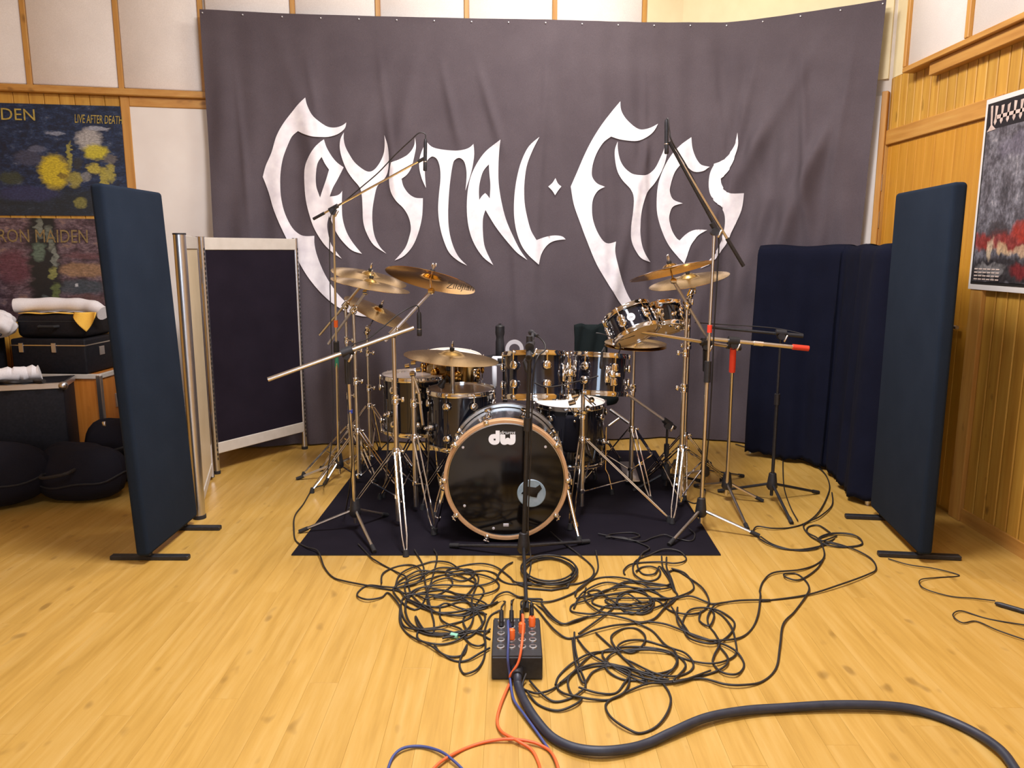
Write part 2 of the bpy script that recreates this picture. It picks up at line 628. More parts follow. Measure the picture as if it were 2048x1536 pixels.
# upper cloth panels and battens
s_prev = 0.0
bat1 = [F1.s(55, 90), F1.s(238, 90), F1.s(402, 40)]
edges1 = [0.0] + bat1
edges1[-1] = min(edges1[-1], F1.len - 0.01)
for a, b in zip(edges1, edges1[1:]):
    F1.box(MB(), a + 0.016, b - 0.016, RAIL_Z + 0.05, ROOM_H, 0.0, 0.03, 0.008).build('panel', M['white_cloth'], wall_back, angle=60)
for s in bat1:
    F1.box(MB(), s - 0.016, s + 0.016, RAIL_Z + 0.045, ROOM_H, 0.0, 0.036, 0.003).build('batten', M['trim_z'], wall_back, smooth=False)
bat2 = [F2.s(x, 10) for x in (585, 755, 932, 1108, 1287)]
edges2 = [0.0] + bat2
for a, b in zip(edges2, edges2[1:]):
    F2.box(MB(), a + 0.016, b - 0.016, RAIL_Z + 0.05, ROOM_H, 0.0, 0.03, 0.008).build('panel', M['white_cloth'], wall_back, angle=60)
for s in bat2:
    F2.box(MB(), s - 0.016, s + 0.016, RAIL_Z + 0.045, ROOM_H, 0.0, 0.036, 0.003).build('batten', M['trim_z'], wall_back, smooth=False)
F2.box(MB(), bat2[-1] + 0.018, F2.len, RAIL_Z + 0.05, ROOM_H, 0.0, 0.02).build('panel', M['cream'], wall_back, smooth=False)
F3.box(MB(), 0.0, F3.len - 0.02, RAIL_Z + 0.05, ROOM_H, 0.0, 0.02).build('panel', M['cream'], wall_back, smooth=False)
F1.box(MB(), 0.0, F1.len, RAIL_Z, RAIL_Z + 0.045, 0.0, 0.06, 0.006).build('rail', M['trim_x'], wall_back, smooth=False)
F2.box(MB(), 0.0, F2.len, RAIL_Z, RAIL_Z + 0.045, 0.0, 0.05, 0.006).build('rail', M['trim_x'], wall_back, smooth=False)
# boards under the rail on the left facet, white board set in a frame
S_FR0, S_FR1 = F1.s(250, 300), F1.s(268, 300)
s = 0.0
while s < S_FR0:
    F1.box(MB(), s + 0.001, min(s + 0.089, S_FR0), 0.0, RAIL_Z, 0.0, 0.018, 0.004).build('plank', M['plank'], wall_back, smooth=False)
    s += 0.09
F1.box(MB(), S_FR0, S_FR1, 0.0, RAIL_Z, 0.0, 0.03, 0.004).build('frame_post', M['trim_z'], wall_back, smooth=False)
ZB = F1.z(340, 217)
F1.box(MB(), S_FR1, F1.len + 0.0, ZB, RAIL_Z, 0.0, 0.03, 0.004).build('frame_rail', M['trim_x'], wall_back, smooth=False)
F1.box(MB(), S_FR1, F1.len, 0.0, ZB, 0.0, 0.022).build('board', M['white_board'], wall_back, smooth=False)
# white board and post at the right end behind the banner
SR0, SR1 = F3.s(1700, 330), F3.s(1757, 330)
F3.box(MB(), max(SR0 - 0.4, 0.0), SR1, 0.0, F3.z(1745, 195), 0.0, 0.025).build('board', M['white_board'], wall_back, smooth=False)
SR2 = min(F3.s(1772, 330), F3.len - 0.005)
F3.box(MB(), SR1, SR2, 0.0, F3.z(1760, 186), 0.0, 0.045, 0.004).build('frame_post', M['trim_z'], wall_back, smooth=False)

# ---- right wall: boards, door, poster, acoustic panel box
wall_right = struct(MB().box((XR + 0.07, 1.4, ROOM_H / 2), (0.10, 8.0, ROOM_H)).build('wall_right', M['groove'], smooth=False))
DY0, DY1, DZ = WX(1985, 232, XR).y, WX(1779, 275, XR).y, 2.05
PB = 0.088
y = 0.6
PTOP = 2.45
while y < 5.01:
    y1 = min(y + PB, 5.06)
    z0 = 0.0
    if y1 > DY0 - 0.05 and y < DY1 + 0.05:
        z0 = DZ + 0.08
    MB().box((XR + 0.01, (y + y1) / 2, (z0 + PTOP) / 2), (0.024, y1 - y - 0.009, PTOP - z0), bevel=0.004).build('plank', M['plank'], wall_right, smooth=False)
    y = y1
MB().box((XR + 0.01, 4.2, (PTOP + ROOM_H) / 2), (0.02, 1.8, ROOM_H - PTOP)).build('panel', M['cream'], wall_right, smooth=False)
MB().box((XR - 0.006, 2.2, 0.035), (0.014, 3.3, 0.07)).build('skirting', M['trim_y'], wall_right, smooth=False)

door = MB().box((XR + 0.018, (DY0 + DY1) / 2, DZ / 2), (0.03, DY1 - DY0, DZ)).build('door_1', M['door_wood'], smooth=False, origin=(XR, (DY0 + DY1) / 2, 0))
struct(door)
k = 0
y = DY0 + 0.005
while y < DY1 - 0.02:
    y1 = min(y + 0.10, DY1 - 0.005)
    MB().box((XR + 0.0, (y + y1) / 2, DZ / 2 + 0.005), (0.012, y1 - y - 0.002, DZ - 0.02), bevel=0.002).build('plank', M['door_wood'], door, smooth=False)
    y = y1
t = MB().box((XR - 0.008, (DY0 + DY1) / 2, DZ + 0.04), (0.03, DY1 - DY0 + 0.2, 0.09), bevel=0.004).build('trim_1', M['trim_y'], smooth=False)
struct(t)
t = MB().box((XR - 0.008, DY0 - 0.05, DZ / 2), (0.03, 0.10, DZ), bevel=0.004).build('trim_2', M['trim_z'], smooth=False)
struct(t)
t = MB().box((XR - 0.008, DY1 + 0.012, DZ / 2), (0.03, 0.024, DZ), bevel=0.004).build('trim_3', M['trim_z'], smooth=False)
struct(t)
for zz in (WX(1771, 365, XR).z, WX(1766, 440, XR).z, 0.3):
    MB().cyl((XR - 0.028, DY1 + 0.005, zz - 0.05), (XR - 0.028, DY1 + 0.005, zz + 0.05), 0.009).build('hinge', M['alu'], door)
MB().cyl((XR - 0.03, DY0 + 0.07, 1.0), (XR - 0.03, DY0 + 0.19, 1.0), 0.01).build('door_handle', M['alu'], door)

# acoustic box on the upper right wall
bz0 = 2.42
by1 = WX(1809, 150, 2.30).y
box = thing('sound_absorber', 'white cloth sound absorber in a wooden frame high on the right wall', 'sound absorber', (2.32, by1, bz0))
dv = WX(1936, 60, 2.29).y
for a, b in ((dv + 0.02, by1 - 0.03), (1.2, dv - 0.02)):
    MB().box((2.325, (a + b) / 2, (bz0 + 0.03 + ROOM_H - 0.02) / 2), (0.05, b - a, ROOM_H - 0.05 - bz0), bevel=0.006).build('panel', M['white_cloth'], box, angle=60)
MB().box((2.322, (1.2 + by1) / 2, bz0 + 0.014), (0.076, by1 - 1.2, 0.03), bevel=0.003).build('frame_rail', M['trim_y'], box, smooth=False)
MB().box((2.322, by1 - 0.014, (bz0 + 0.03 + ROOM_H - 0.02) / 2), (0.076, 0.03, ROOM_H - 0.05 - bz0), bevel=0.003).build('frame_post', M['trim_z'], box, smooth=False)
MB().box((2.318, dv, (bz0 + 0.03 + ROOM_H - 0.02) / 2), (0.072, 0.035, ROOM_H - 0.05 - bz0), bevel=0.003).build('frame_post', M['trim_z'], box, smooth=False)
MB().box((2.335, 2.85, bz0 - 0.035), (0.05, 3.3, 0.068), bevel=0.003).build('shelf_rail', M['trim_y'], box, smooth=False)


# ---- posters -------------------------------------------------------------
def poster_mat(name, bgc, blobs, nscale=9.0, warp=0.18, rough=0.5):
    """bgc: ramp stops over noise; blobs: (u, v, ru, rv, colour, strength)"""
    m = new_mat(name, (0.1, 0.1, 0.1), rough)
    uv = N(m, 'ShaderNodeUVMap')
    uv.uv_map = 'UVMap'
    n1 = noise(m, uv.outputs[0], nscale, 6, 0.62)
    c = ramp(m, n1, bgc)
    nt = N(m, 'ShaderNodeTexNoise')
    nt.inputs['Scale'].default_value = nscale * 1.3
    nt.inputs['Detail'].default_value = 4
    L(m, uv.outputs[0], nt.inputs['Vector'])
    w = N(m, 'ShaderNodeVectorMath', operation='MULTIPLY_ADD')
    L(m, nt.outputs['Color'], w.inputs[0])
    w.inputs[1].default_value = (warp, warp, 0)
    L(m, uv.outputs[0], w.inputs[2])
    for u, v, ru, rv, col, st in blobs:
        s = N(m, 'ShaderNodeVectorMath', operation='SUBTRACT')
        L(m, w.outputs[0], s.inputs[0])
        s.inputs[1].default_value = (u + warp / 2, v + warp / 2, 0)
        d = N(m, 'ShaderNodeVectorMath', operation='DIVIDE')
        L(m, s.outputs[0], d.inputs[0])
        d.inputs[1].default_value = (ru, rv, 1)
        ln = N(m, 'ShaderNodeVectorMath', operation='LENGTH')
        sx = N(m, 'ShaderNodeVectorMath', operation='MULTIPLY')
        L(m, d.outputs[0], sx.inputs[0])
        sx.inputs[1].default_value = (1, 1, 0)
        L(m, sx.outputs[0], ln.inputs[0])
        f = math_n(m, 'MULTIPLY', math_n(m, 'SUBTRACT', 1.2, ln.outputs['Value'], True), 2.4, True)
        f = math_n(m, 'MULTIPLY', f, st)
        c = mixc(m, f, c, col)
    fine = noise(m, uv.outputs[0], nscale * 4.0, 5, 0.7)
    c = mixc(m, 1.0, c, ramp(m, fine, [(0.3, (0.45, 0.45, 0.45)), (0.55, (1.0, 1.0, 1.0)), (0.75, (1.5, 1.5, 1.5))]), 'MULTIPLY')
    L(m, c, bsdf(m).inputs['Base Color'])
    return m


def sheet(name, quad, n, mat, parent, thick=0.004, sag=0.0, nu=16, nv=16):
    """quad: TL, TR, BR, BL world points; n: outward normal; a thin printed sheet with a UV map"""
    TL, TR, BR, BL = quad
    mb = MB()

    def P(u, v):
        p = (BL * (1 - u) + BR * u) * (1 - v) + (TL * (1 - u) + TR * u) * v
        return p + n * (thick + sag * (0.5 + 0.5 * math.sin(u * 9 + v * 4)) * math.sin(math.pi * min(max(v, 0), 1)))
    mb.grid(nu, nv, P)
    o = mb.build(name, mat, parent)
    me = o.data
    if me.polygons[0].normal.dot(n) < 0:
        me.flip_normals()
    uvl = me.uv_layers.new(name='UVMap')
    for lp in me.loops:
        i = lp.vertex_index
        uvl.data[lp.index].uv = ((i % (nu + 1)) / nu, (i // (nu + 1)) / nv)
    return o


def text_mesh(txt, mat, name, parent, place, size=1.0, shear=0.0, spacing=1.0, extrude=0.0):
    """flat lettering; place maps (u, v) in text units to a world point"""
    cu = bpy.data.curves.new('text_tmp', 'FONT')
    cu.body = txt
    cu.size = size
    cu.shear = shear
    cu.space_character = spacing
    cu.resolution_u = 3
    to = bpy.data.objects.new('text_tmp', cu)
    COL.objects.link(to)
    bpy.context.view_layer.update()
    dg = bpy.context.evaluated_depsgraph_get()
    me = to.evaluated_get(dg).to_mesh()
    vs = [v.co.copy() for v in me.vertices]
    fs = [tuple(p.vertices) for p in me.polygons]
    to.evaluated_get(dg).to_mesh_clear()
    bpy.data.objects.remove(to)
    bpy.data.curves.remove(cu)
    x0, x1 = min(v.x for v in vs), max(v.x for v in vs)
    y0, y1 = min(v.y for v in vs), max(v.y for v in vs)
    mb = MB()
    mb.add([place((v.x - x0) / (x1 - x0), (v.y - y0) / (y1 - y0)) for v in vs], fs)
    return mb.build(name, mat, parent, smooth=False)


def quad_on(f, tl, tr, br, bl, d=0.02):
    return [PL(*p, f.a + f.n * d, f.n) for p in (tl, tr, br, bl)]


def quad_place(q, n, d):
    TL, TR, BR, BL = q
    return lambda u, v: (BL * (1 - u) + BR * u) * (1 - v) + (TL * (1 - u) + TR * u) * v + n * d


M['p1'] = poster_mat('blue_flag_print', [(0.30, (0.002, 0.005, 0.018)), (0.46, (0.004, 0.014, 0.045)), (0.58, (0.012, 0.03, 0.085)), (0.68, (0.05, 0.07, 0.12)), (0.76, (0.26, 0.26, 0.32))], [
    (0.75, 0.10, 0.5, 0.14, (0.012, 0.018, 0.018), 0.7), (0.57, 0.20, 0.13, 0.07, (0.03, 0.035, 0.11), 0.7), (0.58, 0.52, 0.06, 0.07, (0.07, 0.07, 0.11), 0.6),
    (0.62, 0.60, 0.04, 0.03, (0.14, 0.15, 0.22), 0.6), (0.50, 0.34, 0.05, 0.06, (0.05, 0.06, 0.02), 0.7),
    (0.685, 0.40, 0.062, 0.15, (0.55, 0.42, 0.02), 1.0), (0.72, 0.36, 0.018, 0.03, (0.14, 0.09, 0.02), 0.8),
    (0.755, 0.55, 0.012, 0.12, (0.36, 0.32, 0.05), 0.8), (0.79, 0.48, 0.02, 0.06, (0.03, 0.03, 0.02), 0.7), (0.775, 0.33, 0.03, 0.07, (0.40, 0.34, 0.05), 0.7), (0.82, 0.36, 0.02, 0.05, (0.3, 0.29, 0.27), 0.6),
    (0.845, 0.69, 0.055, 0.10, (0.42, 0.40, 0.38), 0.9), (0.87, 0.585, 0.055, 0.065, (0.55, 0.47, 0.03), 0.95), (0.86, 0.43, 0.03, 0.05, (0.48, 0.40, 0.05), 0.85),
    (0.90, 0.36, 0.018, 0.08, (0.45, 0.38, 0.05), 0.8), (0.93, 0.40, 0.02, 0.09, (0.42, 0.36, 0.06), 0.8), (0.93, 0.52, 0.03, 0.04, (0.16, 0.14, 0.12), 0.7), (0.79, 0.12, 0.03, 0.05, (0.26, 0.24, 0.05), 0.7),
    (0.88, 0.20, 0.03, 0.06, (0.20, 0.17, 0.04), 0.7), (0.70, 0.74, 0.035, 0.02, (0.35, 0.38, 0.46), 0.6), (0.89, 0.795, 0.05, 0.018, (0.4, 0.42, 0.48), 0.7)], 22, 0.055)
M['p2'] = poster_mat('dusk_flag_print', [(0.28, (0.025, 0.012, 0.016)), (0.45, (0.075, 0.04, 0.05)), (0.58, (0.15, 0.10, 0.115)), (0.72, (0.24, 0.14, 0.10))], [
    (0.90, 0.50, 0.13, 0.07, (0.30, 0.17, 0.08), 0.8), (0.88, 0.33, 0.12, 0.07, (0.04, 0.06, 0.07), 0.8), (0.90, 0.20, 0.10, 0.06, (0.13, 0.06, 0.05), 0.7), (0.57, 0.52, 0.08, 0.16, (0.12, 0.035, 0.05), 0.8), (0.90, 0.64, 0.10, 0.03, (0.13, 0.05, 0.055), 0.7),
    (0.715, 0.5, 0.072, 1.0, (0.008, 0.008, 0.008), 1.0), (0.70, 0.9, 0.02, 0.10, (0.22, 0.24, 0.19), 0.7), (0.745, 0.80, 0.02, 0.12, (0.20, 0.22, 0.17), 0.7), (0.69, 0.68, 0.03, 0.09, (0.12, 0.17, 0.12), 0.8),
    (0.765, 0.62, 0.014, 0.10, (0.22, 0.24, 0.2), 0.8), (0.75, 0.46, 0.02, 0.06, (0.28, 0.28, 0.08), 0.8), (0.76, 0.28, 0.022, 0.08, (0.16, 0.2, 0.06), 0.7), (0.70, 0.2, 0.02, 0.06, (0.1, 0.12, 0.12), 0.6), (0.855, 0.35, 0.013, 0.022, (0.55, 0.55, 0.55), 0.95)], 14, 0.07)
M['gold_print'] = mottled('gold_print', (0.30, 0.22, 0.04), (0.5, 0.38, 0.08), 60, 0.6, 0.0)
M['dull_gold_print'] = mottled('dull_gold_print', (0.17, 0.11, 0.04), (0.27, 0.19, 0.07), 60, 0.6, 0.0)

q = quad_on(F1, (-235, 199), (246, 213), (258, 432), (-215, 430), 0.022)
fl = thing('wall_flag', 'dark blue printed flag with yellow blotches, upper one on the left wall', 'flag', (q[3] + q[2]) / 2)
sheet('printed_cloth', q, F1.n, M['p1'], fl, 0.004, 0.006)
qq = quad_on(F1, (150, 229), (246, 233), (246, 249), (151, 246), 0.022)
text_mesh('LIVE AFTER DEATH', M['gold_print'], 'lettering', fl, quad_place(qq, F1.n, 0.012), shear=0.1)
qq = quad_on(F1, (-160, 209), (70, 219), (72, 242), (-160, 236), 0.022)
text_mesh('IRON MAIDEN', M['gold_print'], 'lettering', fl, quad_place(qq, F1.n, 0.012))
q = quad_on(F1, (-230, 432), (203, 438), (217, 640), (-215, 640), 0.022)
fl = thing('wall_flag', 'purple brown printed flag with a dark upright band, lower one on the left wall', 'flag', (q[3] + q[2]) / 2)
sheet('printed_cloth', q, F1.n, M['p2'], fl, 0.004, 0.006)
qq = quad_on(F1, (-10, 458), (176, 460), (177, 486), (-8, 484), 0.022)
text_mesh('IRON MAIDEN', M['dull_gold_print'], 'lettering', fl, quad_place(qq, F1.n, 0.012))

nR = Vector((-1, 0, 0))
PY0, PY1, PZ0, PZ1 = 3.34, 3.965, 1.205, 2.125
XP = XR - 0.024
ps = thing('poster', 'tall grey and red band poster with a white border on the right wall', 'poster', (XP, (PY0 + PY1) / 2, PZ0))


def pq(u0, u1, v0, v1):
    y = lambda u: PY1 + (PY0 - PY1) * u
    z = lambda v: PZ0 + (PZ1 - PZ0) * v
    return [Vector((XP, y(u0), z(v1))), Vector((XP, y(u1), z(v1))), Vector((XP, y(u1), z(v0))), Vector((XP, y(u0), z(v0)))]


M['poster_paper'] = new_mat('poster_paper', (0.74, 0.7, 0.66), 0.4)
M['p3'] = poster_mat('grey_red_print', [(0.25, (0.02, 0.018, 0.02)), (0.45, (0.10, 0.09, 0.10)), (0.6, (0.2, 0.19, 0.21)), (0.78, (0.42, 0.38, 0.37))], [
    (0.45, 0.235, 0.7, 0.055, (0.26, 0.02, 0.01), 0.85), (0.8, 0.29, 0.3, 0.055, (0.36, 0.03, 0.012), 0.9), (0.3, 0.30, 0.14, 0.05, (0.04, 0.03, 0.03), 0.8),
    (0.22, 0.19, 0.05, 0.06, (0.6, 0.46, 0.3), 0.8), (0.4, 0.18, 0.1, 0.035, (0.6, 0.4, 0.22), 0.8), (0.7, 0.185, 0.18, 0.035, (0.55, 0.36, 0.22), 0.8),
    (0.55, 0.75, 0.35, 0.07, (0.16, 0.14, 0.18), 0.6), (0.55, 0.06, 0.7, 0.08, (0.03, 0.025, 0.025), 0.9), (0.75, 0.07, 0.22, 0.05, (0.2, 0.02, 0.02), 0.8),
    (0.25, 0.07, 0.2, 0.03, (0.3, 0.28, 0.27), 0.6), (0.85, 0.65, 0.1, 0.1, (0.05, 0.05, 0.03), 0.7)], 7, 0.14, 0.3)
sheet('paper', pq(0, 1, 0, 1), nR, M['poster_paper'], ps, 0.003)
sheet('black_border', pq(0.03, 0.97, 0.03, 0.975), nR, M['ink'], ps, 0.005)
sheet('printed_area', pq(0.05, 0.95, 0.045, 0.965), nR, M['p3'], ps, 0.007)
M['cream_print'] = mottled('cream_print', (0.5, 0.38, 0.32), (0.68, 0.55, 0.47), 50, 0.4, 0.0)
M['black_print'] = new_mat('black_print', (0.015, 0.013, 0.015), 0.4)
sheet('title_band', pq(0.05, 0.95, 0.84, 0.965), nR, M['black_print'], ps, 0.008, nu=2, nv=2)
# spiky title strokes, only their shapes can be made out
st = []
for k in range(11):
    u = 0.14 + k * 0.075
    w = 0.026
    st.append([(u, 0.955 - 0.006 * (k % 3)), (u + w * 1.4, 0.95), (u + w, 0.90), (u + w * 1.2, 0.872), (u + w * 0.5, 0.855), (u - w * 0.2, 0.872), (u + w * 0.2, 0.90)])
st.append([(0.08, 0.96), (0.11, 0.96), (0.12, 0.86), (0.17, 0.835), (0.06, 0.83), (0.10, 0.86)])
st.append([(0.16, 0.905), (0.93, 0.905), (0.93, 0.89), (0.16, 0.885)])
yz = lambda u, v: Vector((XP - 0.0095, PY1 + (PY0 - PY1) * u, PZ0 + (PZ1 - PZ0) * v))
mb = MB()
for pl in st:
    mb.add([yz(u, v) for u, v in pl], [tuple(range(len(pl)))])
mb.build('title_lettering', M['cream_print'], ps, smooth=False)
mb = MB()
for r_ in range(4):
    for c_ in range(6):
        u = 0.08 + c_ * 0.055
        v = 0.115 - r_ * 0.018
        mb.add([yz(u, v), yz(u + 0.045, v), yz(u + 0.045, v - 0.007), yz(u, v - 0.007)], [(0, 1, 2, 3)])
mb.build('small_print', M['cream_print'], ps, smooth=False)

# ================================================================ BANNER
BZ = 2.94
top_px = [(400, 20), (560, 28), (750, 34), (930, 38), (1100, 41), (1290, 46), (1440, 46), (1530, 37), (1620, 24), (1700, 12), (1775, 0)]
top_of = lambda f: BZ - 0.05 * max(0.0, (f - 0.72) / 0.28)
crv = catmull([Vector((G(x, y, top_of((x - 400) / 1375)).x, G(x, y, top_of((x - 400) / 1375)).y, 0)) for x, y in top_px], 8)
acc = [0.0]
for a, b in zip(crv, crv[1:]):
    acc.append(acc[-1] + (b - a).length)
BLEN = acc[-1]


def curve_at(s):
    s = min(max(s, 0.0), BLEN - 1e-6)
    k = 0
    while acc[k + 1] < s:
        k += 1
    t = (s - acc[k]) / (acc[k + 1] - acc[k])
    p = crv[k].lerp(crv[k + 1], t)
    d = (crv[k + 1] - crv[k]).normalized()
    return p, Vector((d.y, -d.x, 0))


def banner_sz(px, py):
    d = ray(px, py)
    for k in range(len(crv) - 1):
        a, b = crv[k], crv[k + 1]
        # plan intersection of the sight line with the segment
        ex, ey = b.x - a.x, b.y - a.y
        den = d.x * ey - d.y * ex
        if abs(den) < 1e-9:
            continue
        t = (a.x * ey - a.y * ex) / den
        w = (a.x * d.y - a.y * d.x) / den
        if -0.001 <= w <= 1.001 and t > 0:
            return acc[k] + w * (acc[k + 1] - acc[k]), CAM_H + d.z * t
    return None


def fold(s, z):
    h = BZ - z
    f = 0.010 * math.sin(s * 9.5 + 0.8 * math.sin(z * 1.3)) * (0.3 + 0.25 * h)
    f += 0.007 * math.sin(s * 21.0 + 1.9 * z + 2 * math.sin(s * 2.1)) * (0.35 + 0.2 * h)
    f += 0.004 * math.sin(s * 5.0 - 3.7 * z)
    # long folds fanning down from the pins on the right
    for s0, k, amp in ((3.35, 0.22, 0.016), (3.62, -0.10, 0.012), (4.05, -0.34, 0.02), (4.3, -0.62, 0.018), (1.45, -0.22, 0.018), (1.3, -0.35, 0.014), (0.45, 0.28, 0.012)):
        d = (s - (s0 + k * h)) / (0.045 + 0.03 * h)
        f += amp * math.exp(-d * d) * min(1, h / 0.5) * (1.0 if h < 2.2 else max(0.3, 1 - (h - 2.2)))
    # narrow creases, most of them hanging straight, some pulled sideways
    for s0, k, amp, w, h0, h1 in ((0.18, 0.05, .010, .022, .3, 2.9), (0.62, 0.16, .012, .03, .2, 1.8), (0.86, 0.03, .009, .02, 1.0, 2.9), (1.12, 0.10, .012, .028, .1, 1.4),
                                  (1.50, 0.22, .022, .035, .2, 0.95), (1.72, 0.30, .022, .035, .2, 0.95), (1.98, 0.05, .010, .02, 1.3, 2.9), (2.30, -0.06, .012, .03, .1, 2.0), (2.62, 0.05, .010, .025, .4, 2.9),
                                  (2.95, 0.04, .016, .026, .2, 2.9), (3.18, -0.22, .016, .035, .6, 2.4), (3.42, 0.12, .010, .04, .1, 2.6), (3.50, 0.30, .009, .045, .2, 2.2), (3.78, -0.16, .026, .04, .1, 1.1),
                                  (4.02, 0.10, .026, .035, .1, 1.6), (4.52, -0.36, .042, .055, .6, 1.9), (4.25, -0.30, .030, .05, .9, 2.5), (4.40, -0.10, .012, .03, .1, 2.9)):
        if h0 < h < h1:
            d = (s - (s0 + k * h)) / (w * (0.7 + 0.4 * h))
            e = min(1.0, (h - h0) / 0.3) * min(1.0, (h1 - h) / 0.3)
            f += 0.75 * amp * math.exp(-d * d) * e
    f += 0.006 * math.sin(s * 33 + 2.5 * math.sin(1.7 * z + s)) * (0.5 + 0.5 * math.sin(s * 1.7 + z * 0.9))
    return f * min(1.0, 0.2 + h) * 1.75 + 0.02


def bpt(s, z, d=0.0):
    p, n = curve_at(s)
    q = p + n * (fold(s, z) + d)
    return Vector((q.x, q.y, z))


bo = thing('banner', 'huge black cloth band banner with white painted lettering on the back wall', 'banner', (0, curve_at(BLEN / 2)[0].y, 0.0))
mb = MB()
mb.grid(380, 150, lambda u, v: bpt(u * (BLEN - 0.05 * (1 - v) * 1.9), 0.012 + (top_of(u) - 0.012) * v))
mb.build('cloth', M['banner'], bo, angle=180)
for k in range(19):
    s = BLEN * (0.004 + 0.992 * k / 18)
    p = bpt(s, top_of(s / BLEN) - 0.022)
    _, n = curve_at(s)
    MB().cyl(p - n * 0.004, p + n * 0.008, 0.005, 0.004, 8).build('pin', M['white_plastic'], bo)


def outline(pts):
    """Catmull-Rom through points, broken at corners flagged with a third value"""
    n = len(pts)
    st = next((i for i, p in enumerate(pts) if len(p) > 2), 0)
    seq = [pts[(st + i) % n] for i in range(n)] + [pts[st]]
    out, run = [], [seq[0][:2]]
    for p in seq[1:]:
        run.append(p[:2])
        if len(p) > 2 or p is seq[-1]:
            out += [(q.x, q.y) for q in catmull([Vector((a, b, 0)) for a, b in run], 4)[:-1]]
            run = [p[:2]]
    return out


ZA = lambda x, y: (500 + x / 3.41333, 180 + y / 3.41333)
ZB_ = lambda x, y: (1050 + x / 3.41333, 180 + y / 3.41333)


def banner_letter(outer, holes, zf):
    rings = []
    for r in [outer] + holes:
        pts = []
        for x, y in outline(r):
            sz = banner_sz(*zf(x, y))
            pts.append(Vector(sz))
        rings.append(pts)
    verts, faces = [], []
    for r in rings:
        b = len(verts)
        verts += r
        faces.append(list(range(b, b + len(r))))
    # inner points so that the paint follows the folds
    xs = [p.x for p in rings[0]]
    ys = [p.y for p in rings[0]]

    def inside(p, ring):
        c = False
        for i in range(len(ring)):
            a, b = ring[i - 1], ring[i]
            if (a.y > p.y) != (b.y > p.y) and p.x < (b.x - a.x) * (p.y - a.y) / (b.y - a.y) + a.x:
                c = not c
        return c
    gx = min(xs)
    while gx < max(xs):
        gy = min(ys)
        while gy < max(ys):
            p = Vector((gx, gy))
            if inside(p, rings[0]) and not any(inside(p, h) for h in rings[1:]):
                verts.append(p)
            gy += 0.02
        gx += 0.0125
    edges = []
    for f in faces:
        edges += [(f[i - 1], f[i]) for i in range(len(f))]
    vo, eo, fo, *_ = delaunay_2d_cdt(verts, edges, [], 0, 1e-5)
    keep = []
    for f in fo:
        c = (vo[f[0]] + vo[f[1]] + vo[f[2]]) / 3
        if inside(c, rings[0]) and not any(inside(c, h) for h in rings[1:]):
            keep.append(tuple(f))
    mb = MB()
    mb.add([bpt(p.x, p.y, 0.009) for p in vo], keep)
    o = mb.build('letter', M['paint'], bo, angle=180)
    me = o.data
    if sum(p.normal.y for p in me.polygons) > 0:
        me.flip_normals()
    return o


banner_letter([(383, 60, 1), (400, 120), (440, 190), (520, 250), (580, 262), (630, 250), (662, 228, 1), (650, 270), (600, 308), (520, 328), (440, 328), (380, 310), (332, 285, 1),
               (290, 320), (258, 390), (230, 470), (215, 560), (212, 650), (220, 750), (245, 850), (290, 940), (340, 985), (385, 998), (444, 996, 1),
               (446, 1060), (468, 1143), (519, 1256), (600, 1382), (672, 1457), (734, 1492), (826, 1540, 1), (768, 1538), (666, 1512), (587, 1464), (498, 1389), (427, 1311), (370, 1230), (300, 1110), (245, 1000),
               (170, 830), (130, 700), (90, 595, 1), (110, 520), (150, 430), (180, 330), (220, 250), (270, 180), (330, 110)], [], ZA)
banner_letter([(512, 345, 1), (530, 400), (565, 460), (600, 500), (644, 532, 1), (610, 600), (575, 670), (553, 732, 1), (590, 728), (618, 715), (636, 692, 1), (634, 780), (640, 880), (665, 970), (710, 1050), (768, 1118, 1),
               (700, 1095), (640, 1035), (600, 975), (575, 920), (548, 862, 1), (535, 920), (543, 985), (562, 1050), (598, 1105), (632, 1150, 1), (580, 1115), (510, 1050), (450, 960), (415, 870), (385, 750), (375, 620), (380, 530), (410, 460), (460, 390)],
              [[(498, 465, 1), (470, 510), (458, 590), (460, 660), (475, 710), (485, 738, 1), (505, 680), (530, 610), (547, 550, 1), (520, 510)]], ZA)
banner_letter([(645, 295, 1), (622, 340), (617, 400), (632, 470), (665, 550), (705, 610), (750, 665), (765, 720), (770, 800), (775, 900), (800, 980), (850, 1060), (935, 1117, 1), (890, 1070), (855, 1000), (840, 920), (838, 830), (850, 740), (870, 660),
               (910, 620), (940, 570), (950, 500), (948, 430), (938, 370), (918, 310, 1), (920, 380), (912, 440), (885, 500), (850, 545), (815, 560), (775, 545), (720, 500), (680, 440), (655, 390), (644, 340)], [], ZA)
banner_letter([(1128, 330, 1), (1120, 390), (1080, 445), (1020, 480), (965, 500, 1), (955, 560), (952, 630), (965, 700), (1000, 760), (1050, 810), (1085, 870), (1100, 940), (1090, 1000), (1060, 1080), (990, 1163, 1),
               (1050, 1135), (1110, 1070), (1150, 980), (1175, 880), (1181, 800), (1182, 742, 1), (1130, 738), (1085, 710), (1050, 660), (1037, 610, 1), (1075, 580), (1105, 530), (1125, 450), (1135, 390)], [], ZA)
